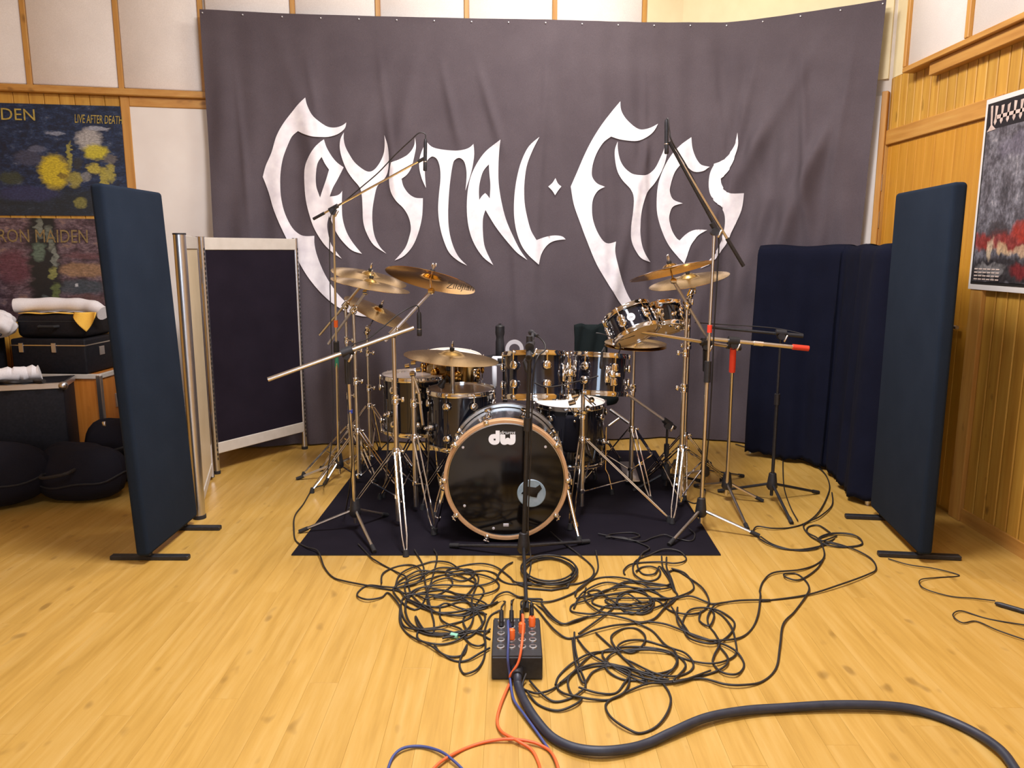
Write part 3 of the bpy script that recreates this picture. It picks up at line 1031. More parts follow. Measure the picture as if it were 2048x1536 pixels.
banner_letter([(1205, 355, 1), (1240, 390), (1300, 408), (1400, 418), (1460, 412), (1500, 395), (1525, 372, 1), (1530, 440), (1520, 520), (1500, 600), (1470, 690, 1), (1478, 600), (1475, 540), (1460, 490), (1430, 468), (1400, 480), (1385, 510), (1370, 600), (1358, 720), (1353, 850), (1360, 960), (1385, 1060), (1425, 1140), (1482, 1198, 1),
               (1420, 1165), (1360, 1110), (1320, 1020), (1295, 920), (1285, 820), (1290, 720), (1300, 620), (1298, 540), (1280, 480), (1250, 458), (1225, 470), (1205, 500), (1195, 560), (1203, 672, 1), (1175, 610), (1158, 540), (1158, 480), (1175, 420)], [], ZA)
banner_letter([(1708, 345, 1), (1700, 420), (1695, 520), (1697, 640), (1715, 760), (1745, 880), (1790, 990), (1840, 1090), (1890, 1160, 1), (1820, 1110), (1750, 1030), (1680, 940), (1630, 860), (1607, 820, 1), (1590, 880), (1590, 980), (1605, 1080), (1660, 1195, 1),
               (1590, 1140), (1530, 1050), (1495, 950), (1480, 830), (1485, 700), (1505, 600), (1545, 510), (1610, 420)],
              [[(1630, 510, 1), (1590, 560), (1567, 640), (1562, 700), (1565, 752, 1), (1583, 725), (1605, 705, 1), (1620, 720), (1636, 742, 1), (1640, 650), (1633, 570)]], ZA)
banner_letter([(1972, 325, 1), (1900, 390), (1850, 490), (1820, 600), (1803, 720), (1800, 850), (1815, 960), (1850, 1060), (1900, 1130), (1968, 1192, 1), (1987, 1120), (2027, 1060), (2077, 1030), (2150, 1020, 1), (2127, 1000), (2077, 993), (2017, 1003), (1952, 1025, 1), (1915, 960), (1890, 870), (1872, 770), (1870, 650), (1885, 530), (1920, 430)], [], ZA)
banner_letter([(205, 603, 1), (222, 640), (245, 660, 1), (222, 690), (203, 720, 1), (185, 690), (157, 660, 1), (185, 635)], [], ZB_)
banner_letter([(645, 82, 1), (650, 140), (680, 200), (730, 250), (790, 275), (850, 262), (902, 235, 1), (870, 290), (810, 335), (740, 355), (660, 345), (582, 322, 1), (530, 360), (490, 420), (460, 500), (450, 570), (460, 610), (490, 645), (535, 665, 1), (490, 690), (460, 740), (450, 800), (455, 880), (480, 960), (520, 1030), (560, 1048), (612, 1035, 1),
               (606, 1100), (620, 1180), (650, 1280), (690, 1380), (738, 1465), (830, 1600, 1), (730, 1540), (650, 1460), (560, 1330), (480, 1190), (420, 1040), (370, 900), (330, 780), (310, 660, 1), (350, 570), (400, 450), (450, 350), (510, 250), (580, 160)], [], ZB_)
banner_letter([(628, 355, 1), (608, 410), (608, 480), (625, 560), (660, 620), (710, 680), (730, 740), (725, 840), (715, 930), (718, 1020), (745, 1090), (790, 1150), (855, 1175, 1), (815, 1120), (790, 1050), (780, 960), (785, 860), (800, 780), (830, 700), (880, 640), (920, 570), (950, 500), (965, 430), (966, 370), (957, 310, 1), (945, 400), (920, 460), (880, 540), (830, 580), (780, 587), (720, 575), (670, 530), (640, 470), (628, 400)], [], ZB_)
banner_letter([(1132, 325, 1), (1140, 400), (1165, 470), (1200, 515), (1257, 530, 1), (1210, 558), (1150, 560), (1105, 530), (1068, 500, 1), (1020, 560), (990, 650), (985, 700), (1010, 750), (1072, 775, 1), (1010, 795), (985, 840), (980, 890), (1000, 960), (1030, 1010), (1052, 1027, 1), (1100, 980), (1160, 955), (1238, 958, 1), (1180, 990), (1130, 1050), (1105, 1110), (1078, 1185, 1),
               (1030, 1130), (970, 1050), (930, 960), (900, 850), (895, 740), (905, 640), (935, 550), (985, 460), (1050, 385)], [], ZB_)
banner_letter([(1470, 298, 1), (1455, 370), (1420, 430), (1370, 480), (1290, 510, 1), (1260, 570), (1250, 650), (1262, 720), (1300, 770), (1350, 800), (1378, 850), (1380, 920), (1360, 1000), (1330, 1070), (1290, 1130), (1190, 1216, 1), (1270, 1180), (1340, 1110), (1400, 1030), (1460, 920), (1495, 820), (1510, 707, 1), (1440, 712), (1380, 690), (1350, 650), (1343, 610, 1), (1390, 575), (1430, 520), (1460, 440), (1475, 370)], [], ZB_)


# ================================================================ GOBOS AND SCREENS
def rounded_box(mb, c, size, R, r=0.02, seg=4):
    """box with all twelve edges rounded: superellipse-free, built as a swept rounded rectangle with inset ends"""
    sx, sy, sz = (v / 2 for v in size)
    prof = []
    for k in range(seg + 1):
        a = math.pi / 2 * k / seg
        prof.append((r * (1 - math.cos(a)), r * (1 - math.sin(a))))       # height, inset
    rings = [(-sz + h, i) for h, i in prof] + [(sz - h, i) for h, i in reversed(prof)]
    per = []
    for (qx, qy) in ((1, 1), (-1, 1), (-1, -1), (1, -1)):
        base = {(1, 1): 0, (-1, 1): 1, (-1, -1): 2, (1, -1): 3}[(qx, qy)]
        for k in range(seg + 1):
            per.append((qx, qy, math.pi / 2 * (base + k / seg)))
    vs, fs = [], []
    n = len(per)
    for z, inset in rings:
        rr = max(r - inset, 0.0005)
        for qx, qy, a in per:
            vs.append(Vector((qx * (sx - r) + rr * math.cos(a), qy * (sy - r) + rr * math.sin(a), z)))
    for j in range(len(rings) - 1):
        for k in range(n):
            m_ = (k + 1) % n
            fs.append((j * n + k, j * n + m_, (j + 1) * n + m_, (j + 1) * n + k))
    fs.append(tuple(range(n - 1, -1, -1)))
    fs.append(tuple((len(rings) - 1) * n + k for k in range(n)))
    return mb.add([Vector(c) + R @ p for p in vs], fs)


def gobo(label, near_b, far_b, near_t, thick, side, zb, zt):
    """near_b, far_b, near_t: plan points on the face towards the room; side: +1 when the thickness goes to +X"""
    nb, fb, nt = (Vector((*p, 0)) for p in (near_b, far_b, near_t))
    u = (fb - nb).normalized()
    n = Vector((u.y, -u.x, 0)) * side
    up = Vector((nt.x - nb.x, nt.y - nb.y, zt - zb)).normalized()
    up = (up - u * up.dot(u)).normalized()
    n = u.cross(up) if u.cross(up).dot(n) > 0 else -u.cross(up)
    R = Matrix((u, n, up)).transposed()
    if R.determinant() < 0:
        R = Matrix((-u, n, up)).transposed()
    ln = (fb - nb).length
    c = nb + u * ln / 2 + n * thick / 2 + Vector((0, 0, zb)) + up * ((zt - zb) / 2)
    th = thing('acoustic_gobo', label, 'partition', nb + u * ln / 2 + n * thick / 2)
    rounded_box(MB(), c, (ln, thick, zt - zb), R, 0.018).build('panel', M['gobo'], th, angle=60)
    for d in (0.07, ln - 0.09):
        p = nb + u * d + n * thick / 2
        w = Vector((u.y, -u.x, 0)).normalized()
        ft = MB().box(p + Vector((0, 0, 0.011)), (0.36, 0.035, 0.022), Matrix((w, u if False else Vector((-w.y, w.x, 0)), Vector((0, 0, 1)))).transposed(), 0.004).build('foot', M['black_metal'], th, smooth=False)
        MB().cyl(p + Vector((0, 0, 0.018)), p + Vector((0, 0, zb + 0.03)), 0.012).build('stem', M['black_metal'], ft)
    return th


gobo('tall blue grey felt gobo on flat feet beside the folding screen', (-1.632, 3.28), (-1.628, 3.82), (-1.692, 3.28), 0.062, -1, 0.04, 1.675)
gobo('tall blue grey felt gobo on flat feet beside the wooden door', (1.838, 3.30), (1.925, 3.97), (1.836, 3.30), 0.062, 1, 0.04, 1.68)

# folding screen on the left
P2 = Vector((-1.47, 5.36, 0))
P1 = Vector((-1.895, 4.69, 0))
P0 = Vector((-1.655, 3.90, 0))
SH = 1.475
fs_ = thing('folding_screen', 'folding screen of dark felt in pale metal frame by the banner', 'partition', P1)


def leaf_rail(a, b, z0, z1, w, mat, name, th, bevel=0.003):
    u = (b - a).normalized()
    R = Matrix((u, Vector((-u.y, u.x, 0)), Vector((0, 0, 1)))).transposed()
    return MB().box((a + b) / 2 + Vector((0, 0, (z0 + z1) / 2)), ((b - a).length, w, z1 - z0), R, bevel).build(name, mat, th, smooth=False)


u1 = (P2 - P1).normalized()
u0 = (P0 - P1).normalized()
a1, b1 = P1 + u1 * 0.04, P2 - u1 * 0.02
leaf_rail(a1, b1, SH - 0.075, SH, 0.03, M['alu_pale'], 'top_rail', fs_)
leaf_rail(a1, b1, 0.13, 0.20, 0.03, M['alu_pale'], 'bottom_rail', fs_)
leaf_rail(a1, b1, 0.20, SH - 0.075, 0.018, M['dark_felt'], 'felt_panel', fs_)
for p in (a1, b1):
    po = MB().cyl(p + Vector((0, 0, 0.02)), p + Vector((0, 0, SH + 0.005)), 0.019, n=16).build('post', M['alu'], fs_)
    MB().cyl(p, p + Vector((0, 0, 0.02)), 0.022, n=16).build('rubber_foot', M['rubber'], po)
    d = u1.cross(Vector((0, 0, 1)))
    if d.y > 0:
        d = -d
    m_slot = MB()
    for k in range(46):
        z = 0.1 + k * 0.029
        q = p + d * 0.0185
        m_slot.box(q + Vector((0, 0, z)), (0.007, 0.004, 0.016), Matrix((u1, -d, Vector((0, 0, 1)))).transposed())
    so = m_slot.build('slot', M['rubber'], po, smooth=False)
    so['kind'] = 'stuff'
a0, b0 = P1 + u0 * 0.045, P0 - u0 * 0.03
leaf_rail(a0, b0, SH - 0.07, SH, 0.03, M['alu_pale'], 'top_rail', fs_)
leaf_rail(a0, b0, 0.05, 0.10, 0.03, M['alu_pale'], 'bottom_rail', fs_)
leaf_rail(a0, b0, 0.10, SH - 0.07, 0.02, M['beige'], 'beige_panel', fs_)
po = MB().cyl(a0 + Vector((0, 0, 0.02)), a0 + Vector((0, 0, SH + 0.005)), 0.017, n=16).build('post', M['alu'], fs_)
MB().cyl(a0, a0 + Vector((0, 0, 0.02)), 0.02, n=16).build('rubber_foot', M['rubber'], po)
br = Vector((0.03, -0.07, 0))
MB().add([a0 + Vector((0, 0, 0.25)), a0 + br + Vector((0, 0, 0.02)), a0 + Vector((0, 0, 0.02)), a0 + Vector((0.012, 0.006, 0.25)), a0 + br + Vector((0.012, 0.006, 0.02)), a0 + Vector((0.012, 0.006, 0.02))],
         [(0, 1, 2), (3, 5, 4), (0, 3, 4, 1), (1, 4, 5, 2), (2, 5, 3, 0)]).build('foot_bracket', M['alu'], fs_, smooth=False)
po = MB().cyl(P0 + Vector((0, 0, 0.02)), P0 + Vector((0, 0, SH)), 0.03, n=24).build('round_column', M['alu'], fs_)
MB().cyl(P0, P0 + Vector((0, 0, 0.02)), 0.033, n=20).build('rubber_foot', M['rubber'], po)
MB().cyl(P0 + Vector((0, 0, SH)), P0 + Vector((0, 0, SH + 0.008)), 0.032, n=20).build('cap', M['black_plastic'], po)
for z in (0.3, 1.2):
    MB().cyl(P1 + Vector((0, 0, z)), P1 + Vector((0, 0, z + 0.09)), 0.012).build('hinge', M['alu'], fs_)

# velvet draped over a second screen on the right
C2 = Vector((1.67, 5.24, 0))
C1 = Vector((2.09, 4.83, 0))
C0 = Vector((1.985, 4.12, 0))
CH = 1.43
cs = thing('draped_screen', 'navy velvet cloth draped over a folding screen beside the door', 'partition', C1)
path = []
for a, b, n in ((C2, C1, 40), (C1, C0, 50), (C0, C0 + Vector((0.045, -0.05, 0)), 5), (C0 + Vector((0.045, -0.05, 0)), C0 + Vector((0.085, 0.10, 0)), 10)):
    for k in range(n):
        path.append(a.lerp(b, k / n))
path.append(C0 + Vector((0.085, 0.10, 0)))
NP = len(path)
# round the corner a little
sm = [p.copy() for p in path]
for it in range(10):
    sm = [sm[0]] + [(sm[i - 1] + sm[i] * 2 + sm[i + 1]) / 4 for i in range(1, NP - 1)] + [sm[-1]]
path = sm


def drape(u, v, sgn):
    i = min(int(u * (NP - 1)), NP - 2)
    t = u * (NP - 1) - i
    p = path[i].lerp(path[i + 1], t)
    d = (path[i + 1] - path[i]).normalized()
    n = Vector((d.y, -d.x, 0))
    if n.x > 0:
        n = -n
    low = 1 - v
    s = u * 1.35
    f = 0.017 * math.sin(s * 30 + 0.9 * math.sin(4 * v)) + 0.013 * math.sin(s * 13 + 1.0) + 0.007 * math.sin(s * 52)
    f *= 0.15 + 0.85 * low ** 0.7
    zb = 0.012 + 0.018 * (0.5 + 0.5 * math.sin(s * 23)) + 0.012 * math.sin(s * 51) ** 2 + (0.05 if sgn < 0 else 0)
    z = zb + (CH - zb + 0.006 * math.sin(s * 17)) * v
    off = 0.03 * min(1.0, (1 - v) * 25) ** 0.5
    return p + n * sgn * (off + 0.012 + f + 0.03 * low) + Vector((0, 0, z))


mb = MB()
mb.grid(NP * 2, 46, lambda u, v: drape(u, v, 1))
nfront = len(mb.v)
vcl = mb.build('velvet_cloth', M['navy'], cs, angle=180)
vcl.modifiers.new('cloth_thickness', 'SOLIDIFY').thickness = 0.004
mb = MB()
mb.grid(NP, 20, lambda u, v: drape(u, 0.3 + 0.7 * v, -1))
mb.build('back_flap', M['navy'], cs, angle=180)
for a, b in ((C2, C1), (C1, C0)):
    leaf_rail(a, b, 0.08, CH - 0.03, 0.016, M['dark_felt'], 'felt_panel', cs)
for p in (C2, C1, C0):
    MB().cyl(p, p + Vector((0, 0, CH - 0.02)), 0.016).build('post', M['alu'], cs)
q = C0 + Vector((0.02, -0.02, CH - 0.02))
MB().ball(q, 0.03, 10, 8, (0.8, 1.2, 1.0)).build('bunched_corner', M['navy'], cs)

# ================================================================ DRUM MAT
mq = [G(583, 1111), G(1442, 1112), G(1314, 889), G(760, 889)]
mx0, mx1 = (mq[0].x + mq[3].x) / 2, (mq[1].x + mq[2].x) / 2
my0, my1 = (mq[0].y + mq[1].y) / 2, 5.28
mt = thing('drum_mat', 'square black carpet mat under the drum kit on the wooden floor', 'mat', ((mx0 + mx1) / 2, (my0 + my1) / 2, 0))
MB().grid(40, 40, lambda u, v: Vector((mq[0].x * (1 - u) * (1 - v) + mq[1].x * u * (1 - v) + mx0 * (1 - u) * v + mx1 * u * v, my0 + (my1 - my0) * v, 0.0062 + 0.0006 * math.sin(u * 31) * math.sin(v * 27)))).build('pile', M['mat'], mt)
MB().prism([(mq[0].x, my0), (mq[1].x, my0), (mx1, my1), (mx0, my1)], 0.0005, 0.0055, lambda a, b, h: Vector((a, b, h))).build('backing', M['rubber'], mt, smooth=False)
MAT_Z = 0.007
UP = Vector((0, 0, 1))


def on_mat(p):
    return mx0 < p.x < mx1 and my0 < p.y < my1


def gz(p):
    return MAT_Z if on_mat(p) else 0.0005


# ================================================================ DRUMS
def local(c, axis):
    z = Vector(axis).normalized()
    ref = Vector((0, -1, 0))
    y = -(ref - z * ref.dot(z)).normalized()        # local -Y faces the camera
    x = y.cross(z)
    return Matrix.Translation(Vector(c)) @ Matrix((x, y, z)).transposed().to_4x4()


def drum(name, label, c, axis, r, d, nl=6, top='head_black', bottom='head_clear', shell='shell', hoop='chrome', lug_off=0.5, badge=False, base=None, one_lug=False, lug_mat='chrome', both=True):
    T = local(c, axis)
    base = Vector(base) if base is not None else T @ Vector((0, 0, -d / 2))
    th = thing(name, label, 'drum', base)
    MB(T).lathe([(r, -d / 2), (r, d / 2), (r - 0.006, d / 2), (r - 0.006, -d / 2)], n=56, closed=True).build('shell', M[shell], th)
    for nm, s, hm in (('batter_head', 1, top), ('resonant_head', -1, bottom)):
        if hm:
            MB(T).lathe([(0, s * (d / 2 + 0.004)), (r * 0.5, s * (d / 2 + 0.004)), (r * 0.97, s * (d / 2 + 0.003)), (r + 0.003, s * (d / 2 - 0.003)), (r + 0.003, s * (d / 2 - 0.008))], n=56).build(nm, M[hm], th)
        h = d / 2 * s
        MB(T).lathe([(r + 0.0035, h - s * 0.014), (r + 0.013, h - s * 0.014), (r + 0.015, h - s * 0.006), (r + 0.0115, h + s * 0.004), (r + 0.012, h + s * 0.010), (r + 0.0045, h + s * 0.011)], n=56, closed=True).build('hoop', M[hoop], th)
    for s in ((1, -1) if both else (1,)):
        for k in range(nl):
            a = 2 * math.pi * (k + lug_off) / nl - math.pi / 2
            e = Vector((math.cos(a), math.sin(a), 0))
            hz = s * max(d / 2 - 0.062, 0.012)
            p = e * r + UP * hz
            lg = MB(T).lathe([(0.009, 0.0), (0.009, 0.005), (0.020, 0.008), (0.0235, 0.014), (0.021, 0.021), (0.013, 0.025), (0, 0.026)], p, e, 12).build('lug', M[lug_mat], th, angle=50)
            q = e * (r + 0.016)
            MB(T).cyl(q + UP * hz, q + UP * (s * (d / 2 + 0.012)), 0.0032, n=6).build('tension_rod', M['chrome'], lg)
            MB(T).box(e * (r + 0.013) + UP * (s * (d / 2 + 0.001)), (0.016, 0.013, 0.014), Matrix((e, UP.cross(e), UP)).transposed(), 0.003).build('hoop_ear', M['chrome'], lg, angle=50)
    if badge:
        bd = MB(T).cyl(Vector((0, -r - 0.0003, 0.0)), Vector((0, -r - 0.003, 0.0)), 0.021, n=24).build('badge', M['badge'], th)
        Tb = T
        text_mesh('dw', M['ink'], 'badge_lettering', bd, lambda u, v: Tb @ Vector(((u - 0.5) * 0.022, -r - 0.0036, (v - 0.5) * 0.014)), shear=0.2)
    return th, T


def tom_mount(th, T, r, ang, zc, mat='chrome'):
    e = Vector((math.cos(ang), math.sin(ang), 0))
    R = Matrix((e, UP.cross(e), UP)).transposed()
    pl = MB(T).box(e * (r + 0.008) + UP * zc, (0.014, 0.05, 0.085), R, 0.004).build('mount_plate', M[mat], th, angle=50)
    MB(T).ball(e * (r + 0.036) + UP * zc, 0.022, 12, 8).build('clamp_ball', M[mat], pl)
    MB(T).cyl(e * (r + 0.036) + UP * (zc + 0.05), e * (r + 0.036) + UP * (zc - 0.055), 0.008, n=10).build('mount_rod', M[mat], pl)
    MB(T).box(e * (r + 0.045) + UP.cross(e) * 0.028 + UP * zc, (0.02, 0.026, 0.02), R, 0.004).build('wing_bolt', M[mat], pl, angle=50)
    return pl


# bass drum --------------------------------------------------------------
BY = 3.54
bc = AT(1012, 957, BY)
BR = 0.2985
BD = 0.40
bc.z = BR + MAT_Z + 0.012
bass = thing('bass_drum', 'black bass drum with tan hoop and white logo at the front of the kit', 'drum', (bc.x, BY + BD / 2, MAT_Z))
Tb = Matrix.Translation(bc) @ Matrix(((1, 0, 0), (0, 0, -1), (0, 1, 0))).to_4x4()      # local z points at the camera (-Y)
MB(Tb).lathe([(0.281, -0.012), (0.281, -BD), (0.274, -BD), (0.274, -0.012)], n=80, closed=True).build('shell', M['smoke_shell'], bass)
MB(Tb).lathe([(BR - 0.016, 0.008), (BR - 0.003, 0.008), (BR, 0.004), (BR, -0.036), (BR - 0.003, -0.04), (BR - 0.016, -0.04)], n=96, closed=True).build('front_hoop', M['hoop_wood'], bass)
MB(Tb).lathe([(BR - 0.0165, 0.0015), (BR - 0.0225, 0.0035), (BR - 0.0225, -0.012), (BR - 0.0165, -0.012)], n=96, closed=True).build('head_collar', M['chrome_satin'], bass)
MB(Tb).lathe([(BR - 0.014, -BD - 0.01), (BR, -BD - 0.008), (BR, -BD + 0.034), (BR - 0.014, -BD + 0.034)], n=80, closed=True).build('rear_hoop', M['chrome_satin'], bass)
hd = MB(Tb).lathe([(0, -0.003), (0.10, -0.003), (0.2, -0.003), (BR - 0.0225, -0.004)], n=96).build('front_head', M['head_black'], bass)
MB(Tb).lathe([(0, -BD + 0.004), (BR - 0.016, -BD + 0.004)], n=64).build('rear_head', M['head_white'], bass)
fz = lambda x, y: Vector((AT(x, y, BY).x, BY, AT(x, y, BY).z))


def bd_local(px, py):
    p = Tb.inverted() @ AT(px, py, BY)
    return p.x, p.y


pu, pv = bd_local(1063, 987)
MB(Tb).lathe([(0, 0.0), (0.066, 0.0), (0.069, -0.003)], (pu, pv, 0.0), n=40).build('port_patch', M['port'], hd)
pp = [(-0.02, 0.035), (0.02, 0.03), (0.04, 0.045), (0.05, 0.025), (0.03, 0.0), (0.025, -0.02), (0.0, -0.015), (-0.03, -0.005), (-0.05, 0.0), (-0.03, 0.02)]
MB(Tb).prism(pp, 0.0005, 0.0015, lambda u, v, h: Vector((pu + u, pv + v, h))).build('dark_blot', M['head_black'], hd, smooth=False)
for x, y in ((926, 895), (1091, 894), (929, 1012), (987, 1057)):
    u, v = bd_local(x, y)
    MB(Tb).lathe([(0, 0.002), (0.006, 0.001), (0.007, -0.003)], (u, v, 0), n=10).build('vent_rivet', M['badge'], hd)
u, v = bd_local(1012, 1050)
MB(Tb).box((u, v, 0.0), (0.026, 0.014, 0.003), None, 0.001).build('maker_sticker', M['badge'], hd, smooth=False)
# logo: letters d and w with a small word between them (traced in a 20.48x crop at 960, 840)
LZ = lambda x, y: bd_local(960 + x / 20.48, 840 + y / 20.48)


def flat_shape(name, outer, holes, parent, mat, T, zf, d=0.0012):
    ring = [Vector(zf(x, y)) for x, y in outline(outer)]
    hs = [[Vector(zf(x, y)) for x, y in outline(h)] for h in holes]
    verts, edges = [], []
    for r in [ring] + hs:
        b = len(verts)
        verts += r
        edges += [(b + i, b + (i + 1) % len(r)) for i in range(len(r))]
    vo, eo, fo, *_ = delaunay_2d_cdt(verts, edges, [], 0, 1e-6)

    def ins(p, R):
        c = False
        for i in range(len(R)):
            a, b = R[i - 1], R[i]
            if (a.y > p.y) != (b.y > p.y) and p.x < (b.x - a.x) * (p.y - a.y) / (b.y - a.y) + a.x:
                c = not c
        return c
    keep = []
    for f in fo:
        c = (vo[f[0]] + vo[f[1]] + vo[f[2]]) / 3
        if ins(c, ring) and not any(ins(c, h) for h in hs):
            keep.append(tuple(f))
    return MB(T).add([Vector((p.x, p.y, d)) for p in vo], keep).build(name, mat, parent, smooth=False)


flat_shape('logo_letter', [(640, 430, 1), (808, 430, 1), (808, 800, 1), (795, 900), (730, 980), (600, 1015), (470, 985), (380, 900), (350, 790), (375, 680), (450, 600), (540, 575), (640, 572, 1)], [[(560, 760, 1), (640, 760, 1), (640, 835, 1), (560, 835, 1)]], hd, M['logo'], Tb, LZ)
flat_shape('logo_letter', [(822, 590, 1), (1035, 590, 1), (1035, 800, 1), (1060, 750), (1140, 722), (1215, 750), (1232, 800, 1), (1232, 590, 1), (1455, 590, 1), (1455, 830, 1), (1430, 930), (1350, 1000), (1230, 1015), (1130, 985), (1030, 1015), (920, 1000), (850, 930), (822, 830, 1)], [], hd, M['logo'], Tb, LZ)
tq = [LZ(825, 575), LZ(1450, 440)]
text_mesh('drums', M['logo'], 'logo_word', hd, lambda u, v: Tb @ Vector((tq[0][0] + (tq[1][0] - tq[0][0]) * u, tq[0][1] + (tq[1][1] - tq[0][1]) * v * 1.0, 0.0012)), shear=0.25)
# claws, rods and lugs
for k in range(10):
    a = math.pi / 2 + 2 * math.pi * (k + 0.5) / 10
    e = Vector((math.cos(a), math.sin(a), 0))
    tn = UP.cross(e)
    R = Matrix((e, tn, UP)).transposed()
    cl = MB(Tb).box(e * (BR + 0.004) + UP * -0.012, (0.014, 0.024, 0.05), R, 0.004).box(e * (BR - 0.004) + UP * 0.012, (0.022, 0.02, 0.008), R, 0.003).build('claw', M['chrome'], bass, angle=50)
    MB(Tb).cyl(e * (BR + 0.012) + UP * 0.03, e * (BR + 0.012) + UP * -0.13, 0.004, n=8).build('tension_rod', M['chrome'], cl)
    MB(Tb).cyl(e * (BR + 0.012) + UP * 0.022 - tn * 0.014, e * (BR + 0.012) + UP * 0.022 + tn * 0.014, 0.004, n=8).build('key_handle', M['chrome'], cl)
    for z_ in (-0.11, -BD + 0.12):
        MB(Tb).lathe([(0.008, 0.0), (0.008, 0.006), (0.018, 0.01), (0.021, 0.017), (0.018, 0.024), (0, 0.027)], e * 0.281 + UP * z_, e, 12).build('lug', M['chrome'], bass, angle=50)
# spurs
for nm, (tx, ty), (fx, fy) in (('l', (888, 975), (868, 1068)), ('r', (1134, 975), (1160, 1088))):
    top = AT(tx, ty, BY + 0.06)
    ft = G(fx, fy, MAT_Z)
    mid = top.lerp(ft, 0.62)
    sp = MB().cyl(top, mid, 0.011, 0.011, 12).build('spur', M['chrome'], bass)
    MB().cyl(mid, top.lerp(ft, 0.70), 0.015, n=12).build('spur_collar', M['chrome'], sp)
    MB().cyl(top.lerp(ft, 0.68), top.lerp(ft, 0.9), 0.0075, n=10).build('spur_tip', M['chrome'], sp)
    MB().cyl(top.lerp(ft, 0.86), ft + Vector((0, 0, 0.002)), 0.013, 0.016, 12).build('rubber_foot', M['rubber'], sp)
    MB().ball(top, 0.018).build('spur_bracket', M['chrome'], sp)

# rack toms --------------------------------------------------------------
p = AT(1070, 752, 3.80)
th, T = drum('tom_drum', 'black rack tom above the bass drum behind the upright black stand', p, (0.0, 0.22, 1), 0.150, 0.215, 6, 'head_clear', 'head_black', badge=False, lug_off=0.32)
tom_mount(th, T, 0.15, math.radians(-25), 0.01)
p = AT(1198, 748, 3.92)
th, T = drum('tom_drum', 'black rack tom right of the black stand, below the hi-hat', p, (0.06, 0.16, 1), 0.135, 0.195, 6, 'head_clear', 'head_black', lug_off=0.4)
tom_mount(th, T, 0.135, math.radians(-160), 0.02)
tom_mount(th, T, 0.135, math.radians(-75), 0.0)
# two small toms on the right
p = AT(1263, 648, 4.02)
th, T = drum('tom_drum', 'small black tom with silver badge, tilted under the right crash cymbals', p, (-0.36, 0.42, 0.83), 0.118, 0.13, 6, 'head_black', 'head_wood_reflection', badge=True, lug_off=0.62)
tom_mount(th, T, 0.118, math.radians(-10), 0.0)
p = AT(1327, 636, 4.16)
th, T = drum('tom_drum', 'smallest black tom, tilted, tucked beside the badge-bearing small tom', p, (-0.12, 0.4, 0.9), 0.094, 0.12, 5, 'head_black', 'head_wood_reflection', lug_off=0.75)
tom_mount(th, T, 0.094, math.radians(10), 0.0)


# floor toms -------------------------------------------------------------
def floor_tom(label, px, py, Y, r, d, top, nl=6, axis=(0, 0, 1), lug_off=0.5, leg_ang=(200, 320, 80)):
    p = AT(px, py, Y)
    c = p - Vector(axis).normalized() * (d / 2)
    th, T = drum('floor_tom', label, c, axis, r, d, nl, top, 'head_black', base=Vector((c.x, c.y, MAT_Z)), lug_off=lug_off)
    for a in leg_ang:
        a = math.radians(a)
        e = Vector((math.cos(a), math.sin(a), 0))
        q = Vector((c.x, c.y, 0)) + e * (r + 0.03)
        zt = c.z + 0.05
        lg = MB().tube([q + UP * zt, q + UP * (zt - 0.25) + e * 0.0, q + UP * 0.12 + e * 0.02, q + UP * (MAT_Z + 0.02) + e * 0.045], 0.0055, 8).build('leg', M['chrome'], th)
        MB().cyl(q + UP * MAT_Z + e * 0.047, q + UP * (MAT_Z + 0.03) + e * 0.043, 0.014, 0.011, 12).build('rubber_foot', M['rubber'], lg)
        R = Matrix((e, UP.cross(e), UP)).transposed()
        MB().box(Vector((c.x, c.y, 0)) + e * (r + 0.016) + UP * (c.z - 0.04), (0.034, 0.034, 0.04), R, 0.006).build('leg_bracket', M['chrome'], lg, angle=50)
        MB().ball(q + UP * (c.z - 0.04) + e * 0.016, 0.012, 10, 6).build('wing_bolt', M['chrome'], lg)
    return th


floor_tom('black floor tom at the left flank of the bass drum', 922, 779, 4.16, 0.178, 0.30, 'head_clear', 8, lug_off=0.55, leg_ang=(215, 300, 80))
floor_tom('black floor tom, rearmost one behind the left cymbal stands', 828, 750, 4.42, 0.18, 0.32, 'head_clear', 8, lug_off=0.3, leg_ang=(230, 310, 80))
floor_tom('black floor tom with white head, right behind the bass drum', 1140, 805, 4.42, 0.20, 0.34, 'head_white', 8, lug_off=0.2, leg_ang=(250, 330, 90))

# brass snare on its stand
p = AT(906, 712, 4.55)
ax = Vector((0.06, -0.12, 0.99)).normalized()
sd, T = drum('snare_drum', 'black brass snare drum with white head behind the ride cymbal', p - ax * 0.075, ax, 0.168, 0.145, 8, 'head_white', 'head_clear', 'brass_shell', 'chrome', 0.3, lug_mat='cymbal_brill')
MB(T).box(Vector((0.14, -0.11, -0.01)), (0.03, 0.02, 0.09), Matrix.Rotation(math.radians(40), 3, 'Z'), 0.004).build('strainer', M['chrome'], sd, angle=50)


